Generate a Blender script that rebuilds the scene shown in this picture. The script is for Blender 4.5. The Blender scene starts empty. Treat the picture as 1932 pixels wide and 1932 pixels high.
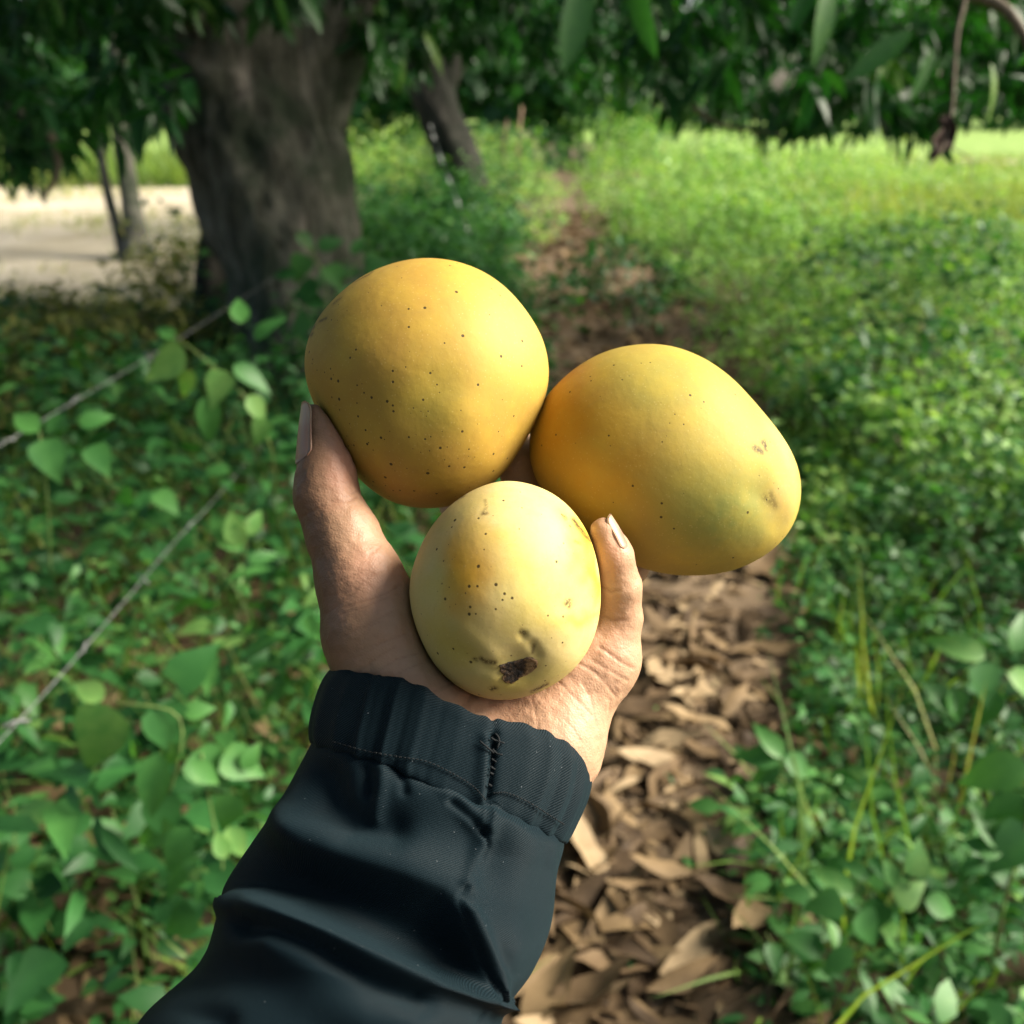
import bpy, math, random
import numpy as np
from mathutils import Matrix, Vector

# ------------------------------------------------------------------ camera
SC = bpy.context.scene
COL = SC.collection
F = 1896.0                       # focal length in pixels of a 1932 px wide picture
CX = 966.0
CAM = np.array([0.0, 0.0, 1.45])
PITCH = math.radians(22.1)
cam_d = bpy.data.cameras.new('camera')
cam = bpy.data.objects.new('camera', cam_d)
COL.objects.link(cam)
cam.location = CAM
cam.rotation_euler = (math.radians(90) - PITCH, 0, 0)
cam_d.sensor_width = 36.0
cam_d.lens = 36.0 * F / 1932.0
cam_d.clip_start = 0.02
cam_d.clip_end = 2000
cam_d.dof.use_dof = True
cam_d.dof.focus_distance = 0.335
cam_d.dof.aperture_fstop = 11.0
SC.camera = cam

# ------------------------------------------------------------------ world, sun, exposure
SUN_EL, SUN_AZ = math.radians(36), math.radians(88)     # azimuth clockwise from +y (view direction)
w = bpy.data.worlds.new('World')
SC.world = w
w.use_nodes = True
nt = w.node_tree
nt.nodes.clear()
sky = nt.nodes.new('ShaderNodeTexSky')
sky.sky_type = 'NISHITA'
sky.sun_disc = False
sky.sun_elevation = SUN_EL
sky.sun_rotation = SUN_AZ
sky.air_density = 1.0
sky.dust_density = 3.5
sky.ozone_density = 0.6
bg = nt.nodes.new('ShaderNodeBackground')
bg.inputs['Strength'].default_value = 0.07
wo = nt.nodes.new('ShaderNodeOutputWorld')
nt.links.new(sky.outputs[0], bg.inputs[0])
nt.links.new(bg.outputs[0], wo.inputs[0])
sun_d = bpy.data.lights.new('sun', 'SUN')
sun_d.energy = 4.9
sun_d.angle = math.radians(30)
sun_d.color = (1.0, 0.915, 0.78)
sun = bpy.data.objects.new('sun', sun_d)
COL.objects.link(sun)
sdir = Vector((math.sin(SUN_AZ) * math.cos(SUN_EL), math.cos(SUN_AZ) * math.cos(SUN_EL), math.sin(SUN_EL)))
sun.rotation_euler = sdir.to_track_quat('Z', 'Y').to_euler()
sun.location = (3, 0, 8)
SC.view_settings.view_transform = 'Standard'
SC.view_settings.look = 'None'
SC.view_settings.exposure = 1.48
SC.view_settings.gamma = 1.0
SC.view_settings.use_curve_mapping = False
SC.render.engine = 'CYCLES'
SC.cycles.use_denoising = True
SC.cycles.max_bounces = 7
SC.cycles.diffuse_bounces = 4
SC.cycles.transmission_bounces = 4
SC.cycles.transparent_max_bounces = 4
SC.cycles.sample_clamp_indirect = 6.0

# ------------------------------------------------------------------ helpers
rng = np.random.default_rng(7)
random.seed(7)
_cp, _sp = math.cos(PITCH), math.sin(PITCH)
# columns: camera right, camera up, camera forward (world)
RCAM = np.array([[1, 0, 0], [0, _sp, _cp], [0, _cp, -_sp]], float)


def P(px, py, d):
    """point seen at (px, py) at depth d in front of the camera"""
    c = np.array([(px - CX) / F * d, -(py - CX) / F * d, d])
    return CAM + RCAM @ c


def camspace(v):
    """(n,3) array of px, py, depth -> metres right, up, forward of the camera"""
    v = np.asarray(v, float)
    return np.stack([(v[:, 0] - CX) / F * v[:, 2], -(v[:, 1] - CX) / F * v[:, 2], v[:, 2]], 1)


def to_world(c):
    return CAM + c @ RCAM.T


def to_px(c):
    return np.stack([c[:, 0] / c[:, 2] * F + CX, -c[:, 1] / c[:, 2] * F + CX], 1)


def world_px(wp):
    c = (wp - CAM) @ RCAM
    z = np.where(np.abs(c[:, 2]) < 1e-4, 1e-4, c[:, 2])
    return np.stack([c[:, 0] / z * F + CX, -c[:, 1] / z * F + CX, c[:, 2]], 1)


def ground_at(px, py, z=0.0):
    d = RCAM @ np.array([(px - CX) / F, -(py - CX) / F, 1.0])
    t = (z - CAM[2]) / d[2]
    return CAM + d * t


def mesh_np(name, verts, faces, attrs=None, smooth=True):
    """faces: (n,k) int array or list of such arrays"""
    me = bpy.data.meshes.new(name)
    verts = np.ascontiguousarray(verts, np.float32)
    fl = faces if isinstance(faces, list) else [faces]
    fl = [np.asarray(f, np.int32) for f in fl if len(f)]
    me.vertices.add(len(verts))
    me.vertices.foreach_set('co', verts.ravel())
    loops = np.concatenate([f.ravel() for f in fl])
    sizes = np.concatenate([np.full(len(f), f.shape[1], np.int32) for f in fl])
    starts = np.concatenate([[0], np.cumsum(sizes)[:-1]]).astype(np.int32)
    me.loops.add(len(loops))
    me.loops.foreach_set('vertex_index', loops)
    me.polygons.add(len(sizes))
    me.polygons.foreach_set('loop_start', starts)
    me.polygons.foreach_set('loop_total', sizes)
    if smooth:
        me.polygons.foreach_set('use_smooth', np.ones(len(sizes), bool))
    me.update(calc_edges=True)
    for k, v in (attrs or {}).items():
        v = np.asarray(v, np.float32)
        if v.ndim == 1:
            a = me.attributes.new(k, 'FLOAT', 'POINT')
            a.data.foreach_set('value', v)
        else:
            a = me.attributes.new(k, 'FLOAT_COLOR', 'POINT')
            a.data.foreach_set('color', np.concatenate([v, np.ones((len(v), 1), np.float32)], 1).ravel())
    return me


def obj(name, me, mat=None, parent=None, loc=None):
    o = bpy.data.objects.new(name, me)
    COL.objects.link(o)
    if mat is not None and me is not None and not me.materials:
        me.materials.append(mat)
    if parent is not None:
        o.parent = parent
    if loc is not None:
        o.location = loc
    return o


def tag(o, label=None, cat=None, group=None, kind=None):
    if label:
        o['label'] = label
    if cat:
        o['category'] = cat
    if group:
        o['group'] = group
    if kind:
        o['kind'] = kind
    return o


def empty(name, loc, label, cat, group=None):
    o = bpy.data.objects.new(name, None)
    COL.objects.link(o)
    o.location = loc
    o.empty_display_size = 0.05
    return tag(o, label, cat, group)


def vnoise(p, seed=0):
    """value noise in -1..1, p (n,3)"""
    p = np.asarray(p, float)
    i = np.floor(p).astype(np.int64)
    f = p - i
    f = f * f * (3 - 2 * f)
    out = np.zeros(len(p))
    for dx in (0, 1):
        for dy in (0, 1):
            for dz in (0, 1):
                h = ((i[:, 0] + dx) * 374761393 + (i[:, 1] + dy) * 668265263 + (i[:, 2] + dz) * 2147483647 + seed * 974711) & 0xFFFFFFFF
                h = ((h ^ (h >> 13)) * 1274126177) & 0xFFFFFFFF
                h = ((h ^ (h >> 16)) & 0xFFFF) / 32767.5 - 1
                wgt = (f[:, 0] if dx else 1 - f[:, 0]) * (f[:, 1] if dy else 1 - f[:, 1]) * (f[:, 2] if dz else 1 - f[:, 2])
                out += h * wgt
    return out


def fbm(p, seed=0, oct=3):
    p = np.asarray(p, float)
    r = np.zeros(len(p))
    a = 1.0
    for k in range(oct):
        r += a * vnoise(p * (2 ** k), seed + k * 17)
        a *= 0.5
    return r


def poly_dist(q, poly):
    """distance of 2d points q (n,2) to a polyline"""
    poly = np.asarray(poly, float)
    best = np.full(len(q), 1e9)
    for a, b in zip(poly[:-1], poly[1:]):
        ab = b - a
        t = np.clip(((q - a) @ ab) / max(ab @ ab, 1e-9), 0, 1)
        best = np.minimum(best, np.hypot(*(q - a - t[:, None] * ab).T))
    return best


def tube(path, radii, seg=8, closed_end=True):
    path = np.asarray(path, float)
    n = len(path)
    radii = np.broadcast_to(np.asarray(radii, float), (n,))
    tan = np.gradient(path, axis=0)
    tan /= np.linalg.norm(tan, axis=1, keepdims=True) + 1e-12
    ref = np.array([0, 0, 1.0]) if abs(tan[0][2]) < 0.9 else np.array([1.0, 0, 0])
    vs = []
    for i in range(n):
        a = np.cross(tan[i], ref)
        a /= np.linalg.norm(a) + 1e-12
        b = np.cross(tan[i], a)
        ref = -np.cross(tan[i], a) * -1 if False else ref
        ang = np.arange(seg) / seg * 2 * math.pi
        vs.append(path[i] + radii[i] * (np.cos(ang)[:, None] * a + np.sin(ang)[:, None] * b))
    v = np.concatenate(vs)
    i, j = np.meshgrid(np.arange(n - 1), np.arange(seg), indexing='ij')
    j2 = (j + 1) % seg
    f = np.stack([i * seg + j, i * seg + j2, (i + 1) * seg + j2, (i + 1) * seg + j], -1).reshape(-1, 4)
    fl = [f]
    if closed_end:
        fl.append(np.arange(seg)[None, ::-1])
        fl.append((np.arange(seg) + (n - 1) * seg)[None])
    return v, fl


def spline(pts, n):
    """Catmull-Rom through pts"""
    pts = np.asarray(pts, float)
    p = np.concatenate([[2 * pts[0] - pts[1]], pts, [2 * pts[-1] - pts[-2]]])
    t = np.linspace(0, len(pts) - 1 - 1e-6, n)
    k = t.astype(int)
    u = (t - k)[:, None]
    p0, p1, p2, p3 = p[k], p[k + 1], p[k + 2], p[k + 3]
    return 0.5 * ((2 * p1) + (-p0 + p2) * u + (2 * p0 - 5 * p1 + 4 * p2 - p3) * u ** 2 + (-p0 + 3 * p1 - 3 * p2 + p3) * u ** 3)


# ------------------------------------------------------------------ materials
def new_mat(name):
    m = bpy.data.materials.new(name)
    m.use_nodes = True
    n = m.node_tree
    b = n.nodes['Principled BSDF']
    return m, n, b


def node(n, t, **kw):
    x = n.nodes.new(t)
    for k, v in kw.items():
        setattr(x, k, v)
    return x


def ramp(n, stops, interp='LINEAR'):
    r = n.nodes.new('ShaderNodeValToRGB')
    e = r.color_ramp
    e.interpolation = interp
    while len(e.elements) < len(stops):
        e.elements.new(0.5)
    for el, (p, c) in zip(e.elements, stops):
        el.position = p
        el.color = (*c, 1) if len(c) == 3 else c
    return r


def math_n(n, op, a, b=None, c=None, clamp=False):
    x = n.nodes.new('ShaderNodeMath')
    x.operation = op
    x.use_clamp = clamp
    for i, s in enumerate((a, b, c)):
        if s is None:
            continue
        if isinstance(s, (int, float)):
            x.inputs[i].default_value = s
        else:
            n.links.new(s, x.inputs[i])
    return x.outputs[0]


def mix_rgb(n, fac, a, b, blend='MIX'):
    x = n.nodes.new('ShaderNodeMix')
    x.data_type = 'RGBA'
    x.blend_type = blend
    for s, i in ((fac, 0), (a, 6), (b, 7)):
        if isinstance(s, (int, float)):
            x.inputs[i].default_value = s
        elif isinstance(s, tuple):
            x.inputs[i].default_value = (*s, 1)
        else:
            n.links.new(s, x.inputs[i])
    return x.outputs[2]


def noise(n, scale, detail=3, rough=0.55, vec=None, out=0):
    x = n.nodes.new('ShaderNodeTexNoise')
    x.inputs['Scale'].default_value = scale
    x.inputs['Detail'].default_value = detail
    x.inputs['Roughness'].default_value = rough
    if vec is not None:
        n.links.new(vec, x.inputs['Vector'])
    return x.outputs[out]


def attr(n, name):
    x = n.nodes.new('ShaderNodeAttribute')
    x.attribute_name = name
    return x


def bump(n, b, height, strength, dist):
    x = n.nodes.new('ShaderNodeBump')
    x.inputs['Strength'].default_value = strength
    x.inputs['Distance'].default_value = dist
    n.links.new(height, x.inputs['Height'])
    n.links.new(x.outputs[0], b.inputs['Normal'])
    return x


def leaf_mat(name, stops, rough=0.42, trans=0.35, tcol=(1.3, 1.35, 0.5), spec=0.35):
    m, n, b = new_mat(name)
    a = attr(n, 'tone')
    oi = node(n, 'ShaderNodeObjectInfo')
    t = math_n(n, 'ADD', math_n(n, 'MULTIPLY', a.outputs['Fac'], 0.8), math_n(n, 'MULTIPLY', oi.outputs['Random'], 0.2), clamp=True)
    geo = node(n, 'ShaderNodeNewGeometry')
    nz = noise(n, 35, 3, vec=geo.outputs['Position'])
    t2 = math_n(n, 'ADD', t, math_n(n, 'MULTIPLY', math_n(n, 'SUBTRACT', nz, 0.5), 0.35), clamp=True)
    r = ramp(n, stops)
    n.links.new(t2, r.inputs[0])
    n.links.new(r.outputs[0], b.inputs['Base Color'])
    b.inputs['Roughness'].default_value = rough
    b.inputs['Specular IOR Level'].default_value = spec
    tr = node(n, 'ShaderNodeBsdfTranslucent')
    n.links.new(mix_rgb(n, 1.0, r.outputs[0], tcol, 'MULTIPLY'), tr.inputs['Color'])
    mx = node(n, 'ShaderNodeMixShader')
    mx.inputs[0].default_value = trans
    n.links.new(b.outputs[0], mx.inputs[1])
    n.links.new(tr.outputs[0], mx.inputs[2])
    n.links.new(mx.outputs[0], n.nodes['Material Output'].inputs['Surface'])
    return m


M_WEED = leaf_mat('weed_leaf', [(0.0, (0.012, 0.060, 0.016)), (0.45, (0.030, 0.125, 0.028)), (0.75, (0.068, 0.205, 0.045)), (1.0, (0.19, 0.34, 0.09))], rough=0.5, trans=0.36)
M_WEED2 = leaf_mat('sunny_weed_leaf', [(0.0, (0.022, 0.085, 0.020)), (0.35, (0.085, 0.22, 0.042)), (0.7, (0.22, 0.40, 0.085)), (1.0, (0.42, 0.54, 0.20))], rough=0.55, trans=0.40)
M_OLIVE = leaf_mat('olive_weed_leaf', [(0.0, (0.035, 0.075, 0.015)), (0.4, (0.11, 0.145, 0.03)), (0.75, (0.22, 0.22, 0.06)), (1.0, (0.36, 0.30, 0.14))], rough=0.6, trans=0.36)
M_MLEAF = leaf_mat('mango_tree_leaf', [(0.0, (0.009, 0.042, 0.012)), (0.55, (0.020, 0.090, 0.020)), (0.85, (0.050, 0.16, 0.030)), (1.0, (0.16, 0.28, 0.05))], rough=0.42, trans=0.40, tcol=(0.9, 1.3, 0.4))
M_GRASS = leaf_mat('grass_blade', [(0.0, (0.035, 0.095, 0.02)), (0.5, (0.13, 0.24, 0.04)), (0.8, (0.27, 0.33, 0.09)), (1.0, (0.42, 0.37, 0.19))], rough=0.6, trans=0.35)
M_DRY = leaf_mat('dry_leaf', [(0.0, (0.045, 0.030, 0.018)), (0.3, (0.105, 0.069, 0.037)), (0.65, (0.20, 0.138, 0.070)), (1.0, (0.36, 0.275, 0.165))], rough=0.7, trans=0.12, tcol=(1.1, 0.9, 0.6), spec=0.2)


def simple_mat(name, c1, c2, scale, rough=0.8, bumpd=0.0, bscale=None, detail=5):
    m, n, b = new_mat(name)
    geo = node(n, 'ShaderNodeNewGeometry')
    nz = noise(n, scale, detail, 0.6, vec=geo.outputs['Position'])
    r = ramp(n, [(0.3, c1), (0.7, c2)])
    n.links.new(nz, r.inputs[0])
    n.links.new(r.outputs[0], b.inputs['Base Color'])
    b.inputs['Roughness'].default_value = rough
    b.inputs['Specular IOR Level'].default_value = 0.25
    if bumpd:
        bump(n, b, noise(n, bscale or scale * 4, 5, 0.65, vec=geo.outputs['Position']), 0.8, bumpd)
    return m


M_SOIL = simple_mat('soil', (0.055, 0.040, 0.024), (0.13, 0.095, 0.058), 7, 0.95, 0.02, 40)
M_PATH = simple_mat('path_earth', (0.10, 0.070, 0.042), (0.20, 0.145, 0.09), 9, 0.95, 0.015, 60)
M_FIELD = simple_mat('field_green', (0.15, 0.26, 0.05), (0.24, 0.34, 0.09), 1.2, 0.95, 0.03, 14)
M_BARE = simple_mat('bare_earth', (0.30, 0.26, 0.17), (0.52, 0.46, 0.35), 0.9, 0.95, 0.02, 12)
M_TWIG = simple_mat('twig_bark', (0.06, 0.05, 0.035), (0.20, 0.165, 0.12), 60, 0.85, 0.001, 200)
M_STEM = simple_mat('green_stem', (0.08, 0.13, 0.035), (0.15, 0.21, 0.06), 40, 0.6)
M_WIRE = simple_mat('galvanised_wire', (0.08, 0.085, 0.085), (0.18, 0.19, 0.19), 80, 0.5)
M_TAPE = simple_mat('pale_plastic', (0.30, 0.32, 0.32), (0.45, 0.48, 0.48), 30, 0.3)
M_STAKE = simple_mat('stake_wood', (0.20, 0.13, 0.09), (0.30, 0.20, 0.14), 20, 0.85, 0.002, 80)


def bark_mat(name='mango_bark', k=1.0):
    m, n, b = new_mat(name)
    geo = node(n, 'ShaderNodeNewGeometry')
    mp = node(n, 'ShaderNodeMapping')
    mp.inputs['Scale'].default_value = (1, 1, 0.28)
    n.links.new(geo.outputs['Position'], mp.inputs['Vector'])
    a = noise(n, 9, 6, 0.65, vec=mp.outputs[0])
    r = ramp(n, [(0.25, (0.036, 0.037, 0.029)), (0.5, (0.125, 0.122, 0.098)), (0.72, (0.27, 0.26, 0.22))])
    n.links.new(a, r.inputs[0])
    g = noise(n, 2.6, 4, 0.6, vec=geo.outputs['Position'])
    gm = ramp(n, [(0.46, (0, 0, 0)), (0.62, (1, 1, 1))])
    n.links.new(g, gm.inputs[0])
    c = mix_rgb(n, gm.outputs[0], r.outputs[0], (0.055, 0.070, 0.046))
    g2 = noise(n, 5.5, 3, 0.5, vec=mp.outputs[0])
    gm2 = ramp(n, [(0.60, (0, 0, 0)), (0.70, (1, 1, 1))])
    n.links.new(g2, gm2.inputs[0])
    c = mix_rgb(n, gm2.outputs[0], c, (0.26, 0.235, 0.205))
    mp2 = node(n, 'ShaderNodeMapping')
    mp2.inputs['Scale'].default_value = (1, 1, 0.10)
    n.links.new(geo.outputs['Position'], mp2.inputs['Vector'])
    fs = noise(n, 30, 5, 0.7, vec=mp2.outputs[0])
    fr = ramp(n, [(0.36, (1, 1, 1)), (0.46, (0, 0, 0))])
    n.links.new(fs, fr.inputs[0])
    c = mix_rgb(n, math_n(n, 'MULTIPLY', fr.outputs[0], 0.75), c, (0.018, 0.016, 0.011))
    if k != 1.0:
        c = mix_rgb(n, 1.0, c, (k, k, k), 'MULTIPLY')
    n.links.new(c, b.inputs['Base Color'])
    b.inputs['Roughness'].default_value = 0.9
    b.inputs['Specular IOR Level'].default_value = 0.2
    bump(n, b, noise(n, 26, 6, 0.7, vec=mp.outputs[0]), 0.9, 0.03)
    return m


M_BARK = bark_mat()
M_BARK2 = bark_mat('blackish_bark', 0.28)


def skin_mat():
    m, n, b = new_mat('skin')
    tc = node(n, 'ShaderNodeTexCoord')
    a = attr(n, 'dorsal')
    red = attr(n, 'flush')
    c = mix_rgb(n, a.outputs['Fac'], (0.42, 0.262, 0.160), (0.150, 0.079, 0.042))
    c = mix_rgb(n, math_n(n, 'MULTIPLY', red.outputs['Fac'], 0.5), c, (0.50, 0.215, 0.140))
    cr = attr(n, 'crease_shade')
    c = mix_rgb(n, math_n(n, 'MULTIPLY', cr.outputs['Fac'], 0.65), c, (0.17, 0.080, 0.045))
    nz = noise(n, 320, 4, 0.6, vec=tc.outputs['Object'])
    v = math_n(n, 'ADD', 0.86, math_n(n, 'MULTIPLY', nz, 0.28))
    c = mix_rgb(n, 1.0, c, v, 'MULTIPLY')
    nz2 = noise(n, 70, 3, 0.6, vec=tc.outputs['Object'])
    c = mix_rgb(n, math_n(n, 'MULTIPLY', math_n(n, 'SUBTRACT', nz2, 0.5, clamp=True), 0.7), c, (0.52, 0.24, 0.16))
    n.links.new(c, b.inputs['Base Color'])
    b.inputs['Roughness'].default_value = 0.52
    b.inputs['Specular IOR Level'].default_value = 0.35
    b.inputs['Subsurface Weight'].default_value = 0.12
    b.inputs['Subsurface Radius'].default_value = (0.8, 0.35, 0.2)
    b.inputs['Subsurface Scale'].default_value = 0.006
    v1 = node(n, 'ShaderNodeTexVoronoi', feature='DISTANCE_TO_EDGE')
    v1.inputs['Scale'].default_value = 900
    n.links.new(tc.outputs['Object'], v1.inputs['Vector'])
    h = math_n(n, 'ADD', math_n(n, 'MULTIPLY', v1.outputs['Distance'], 0.7), noise(n, 420, 4, 0.6, vec=tc.outputs['Object']))
    bump(n, b, h, 0.35, 0.0006)
    return m


M_SKIN = skin_mat()


def nail_mat():
    m, n, b = new_mat('fingernail')
    a = attr(n, 'tone')
    c = mix_rgb(n, a.outputs['Fac'], (0.25, 0.128, 0.082), (0.34, 0.24, 0.165))
    n.links.new(c, b.inputs['Base Color'])
    b.inputs['Roughness'].default_value = 0.42
    b.inputs['Subsurface Weight'].default_value = 0.1
    b.inputs['Subsurface Scale'].default_value = 0.003
    return m


M_NAIL = nail_mat()


def cloth_mat(name, base, vecname='cloth'):
    m, n, b = new_mat(name)
    uv = attr(n, 'cloth')
    wv = node(n, 'ShaderNodeTexWave', wave_type='BANDS', bands_direction='DIAGONAL')
    wv.inputs['Scale'].default_value = 600
    wv.inputs['Distortion'].default_value = 0.6
    wv.inputs['Detail'].default_value = 1.0
    wv.inputs['Detail Scale'].default_value = 6.0
    n.links.new(uv.outputs['Vector'], wv.inputs['Vector'])
    nz = noise(n, 900, 2, 0.6, vec=uv.outputs['Vector'])
    c = mix_rgb(n, wv.outputs['Fac'], tuple(x * 0.72 for x in base), tuple(x * 1.35 for x in base))
    lint = noise(n, 1400, 0, 0.5, vec=uv.outputs['Vector'])
    lm = ramp(n, [(0.86, (0, 0, 0)), (0.90, (1, 1, 1))])
    n.links.new(lint, lm.inputs[0])
    c = mix_rgb(n, math_n(n, 'MULTIPLY', lm.outputs[0], 0.5), c, (0.25, 0.28, 0.30))
    n.links.new(c, b.inputs['Base Color'])
    b.inputs['Roughness'].default_value = 0.62
    b.inputs['Specular IOR Level'].default_value = 0.09
    b.inputs['Sheen Weight'].default_value = 0.03
    b.inputs['Sheen Roughness'].default_value = 0.45
    b.inputs['Sheen Tint'].default_value = (0.35, 0.62, 0.72, 1)
    h = math_n(n, 'ADD', wv.outputs['Fac'], math_n(n, 'MULTIPLY', nz, 0.6))
    bump(n, b, h, 0.55, 0.00035)
    return m


M_CLOTH = cloth_mat('black_twill', (0.0032, 0.0088, 0.0122))
M_THREAD = simple_mat('black_thread', (0.002, 0.003, 0.004), (0.006, 0.009, 0.011), 900, 0.8)


def mango_mat(name, speck_scale, speck_amt, speck_bias):
    m, n, b = new_mat(name)
    tc = node(n, 'ShaderNodeTexCoord')
    col = attr(n, 'pigment_and_light')
    nz = noise(n, 60, 4, 0.6, vec=tc.outputs['Object'])
    c = mix_rgb(n, math_n(n, 'MULTIPLY', math_n(n, 'SUBTRACT', nz, 0.45, clamp=True), 1.3), col.outputs['Color'], (0.52, 0.36, 0.045))
    gn = noise(n, 22, 4, 0.6, vec=tc.outputs['Object'])
    gr = ramp(n, [(0.48, (0, 0, 0)), (0.68, (1, 1, 1))])
    n.links.new(gn, gr.inputs[0])
    c = mix_rgb(n, math_n(n, 'MULTIPLY', gr.outputs[0], 0.35), c, (0.36, 0.31, 0.06))
    mp = node(n, 'ShaderNodeMapping')
    mp.inputs['Scale'].default_value = (60, 340, 160)
    mp.inputs['Rotation'].default_value = (.5, .3, .8)
    n.links.new(tc.outputs['Object'], mp.inputs['Vector'])
    st = noise(n, 1.0, 5, 0.7, vec=mp.outputs[0])
    sr = ramp(n, [(0.60, (0, 0, 0)), (0.72, (1, 1, 1))])
    n.links.new(st, sr.inputs[0])
    c = mix_rgb(n, math_n(n, 'MULTIPLY', sr.outputs[0], 0.28), c, (0.30, 0.21, 0.06))
    v3 = node(n, 'ShaderNodeTexVoronoi')
    v3.inputs['Scale'].default_value = 1000
    n.links.new(tc.outputs['Object'], v3.inputs['Vector'])
    l3 = ramp(n, [(0.10, (1, 1, 1)), (0.22, (0, 0, 0))])
    n.links.new(v3.outputs['Distance'], l3.inputs[0])
    c = mix_rgb(n, math_n(n, 'MULTIPLY', l3.outputs[0], 0.22), c, (0.20, 0.13, 0.04))
    # fine pale lenticels
    v2 = node(n, 'ShaderNodeTexVoronoi')
    v2.inputs['Scale'].default_value = 620
    n.links.new(tc.outputs['Object'], v2.inputs['Vector'])
    l2 = ramp(n, [(0.10, (1, 1, 1)), (0.20, (0, 0, 0))])
    n.links.new(v2.outputs['Distance'], l2.inputs[0])
    c = mix_rgb(n, math_n(n, 'MULTIPLY', l2.outputs[0], 0.13), c, (0.80, 0.66, 0.30))
    # dark specks
    v = node(n, 'ShaderNodeTexVoronoi')
    v.inputs['Scale'].default_value = speck_scale
    n.links.new(tc.outputs['Object'], v.inputs['Vector'])
    sep = node(n, 'ShaderNodeSeparateColor')
    n.links.new(v.outputs['Color'], sep.inputs[0])
    size = math_n(n, 'MULTIPLY', math_n(n, 'POWER', sep.outputs[0], 2.0), 0.17)
    dens = attr(n, 'speck')
    keep = math_n(n, 'LESS_THAN', sep.outputs[1], math_n(n, 'MULTIPLY', dens.outputs['Fac'], speck_amt))
    fac = math_n(n, 'MULTIPLY', keep, math_n(n, 'MULTIPLY', math_n(n, 'SUBTRACT', math_n(n, 'ADD', size, speck_bias), v.outputs['Distance']), 24.0, clamp=True))
    c = mix_rgb(n, math_n(n, 'MULTIPLY', fac, 0.93), c, (0.045, 0.032, 0.012))
    # scuffs and sap marks painted on the skin
    sc = attr(n, 'scuff')
    sn = noise(n, 900, 3, 0.7, vec=tc.outputs['Object'])
    sm = math_n(n, 'MULTIPLY', math_n(n, 'POWER', sc.outputs['Fac'], 0.8), math_n(n, 'MULTIPLY', math_n(n, 'SUBTRACT', sn, 0.34, clamp=True), 7.0, clamp=True), clamp=True)
    c = mix_rgb(n, math_n(n, 'MULTIPLY', sm, 0.95), c, (0.035, 0.018, 0.007))
    n.links.new(c, b.inputs['Base Color'])
    b.inputs['Roughness'].default_value = 0.60
    b.inputs['Specular IOR Level'].default_value = 0.17
    b.inputs['Subsurface Weight'].default_value = 0.10
    b.inputs['Subsurface Radius'].default_value = (1.0, 0.6, 0.15)
    b.inputs['Subsurface Scale'].default_value = 0.006
    h = math_n(n, 'SUBTRACT', noise(n, 260, 3, 0.5, vec=tc.outputs['Object']), math_n(n, 'MULTIPLY', fac, 0.8))
    bump(n, b, h, 0.22, 0.0007)
    return m


M_SCAR, _n, _b = new_mat('stem_scar_cork')
_t = attr(_n, 'tone')
_tc = node(_n, 'ShaderNodeTexCoord')
_r = ramp(_n, [(0.0, (0.008, 0.005, 0.003)), (0.35, (0.035, 0.018, 0.008)), (0.7, (0.14, 0.075, 0.026)), (1.0, (0.30, 0.18, 0.08))])
_n.links.new(math_n(_n, 'ADD', _t.outputs['Fac'], math_n(_n, 'MULTIPLY', math_n(_n, 'SUBTRACT', noise(_n, 900, 4, .6, vec=_tc.outputs['Object']), .5), .7), clamp=True), _r.inputs[0])
_n.links.new(_r.outputs[0], _b.inputs['Base Color'])
_b.inputs['Roughness'].default_value = 0.7
bump(_n, _b, noise(_n, 1100, 4, .65, vec=_tc.outputs['Object']), .8, .0008)
# ------------------------------------------------------------------ the lie of the land
_py = [-5, 0, 1.3, 2, 3, 4.5, 6.6, 8, 9.5, 11, 13, 15, 19, 23, 40]
_pc = [.1, .12, .16, .28, .58, .72, .76, .70, .64, .72, .86, .95, .95, .95, 1.1]
_pw = [.32, .32, .30, .32, .34, .42, .50, .58, .64, .48, .32, .27, .33, .36, .3]


def path_c(y):
    return np.interp(y, _py, _pc)


def path_w(y):
    return np.interp(y, _py, _pw)


def gz(x, y):
    """ground height"""
    x = np.asarray(x, float)
    y = np.asarray(y, float)
    q = np.stack([x.ravel() * 1.7, y.ravel() * 1.7, np.zeros(x.size)], 1)
    h = (fbm(q, 3, 3) * 0.03).reshape(x.shape)
    fade = np.clip((11 - np.abs(y)) / 4, 0, 1) * np.clip((5.0 - np.abs(x)) / 2, 0, 1)
    return h * fade


def sheet(xs, ys, zoff=0.0, warp=None):
    X, Y = np.meshgrid(xs, ys)
    if warp is not None:
        X, Y = warp(X, Y)
    Z = gz(X, Y) + zoff
    v = np.stack([X.ravel(), Y.ravel(), Z.ravel()], 1)
    nx, ny = len(xs), len(ys)
    j, i = np.meshgrid(np.arange(ny - 1), np.arange(nx - 1), indexing='ij')
    a = (j * nx + i).ravel()
    return v, np.stack([a, a + 1, a + 1 + nx, a + nx], 1)


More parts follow.
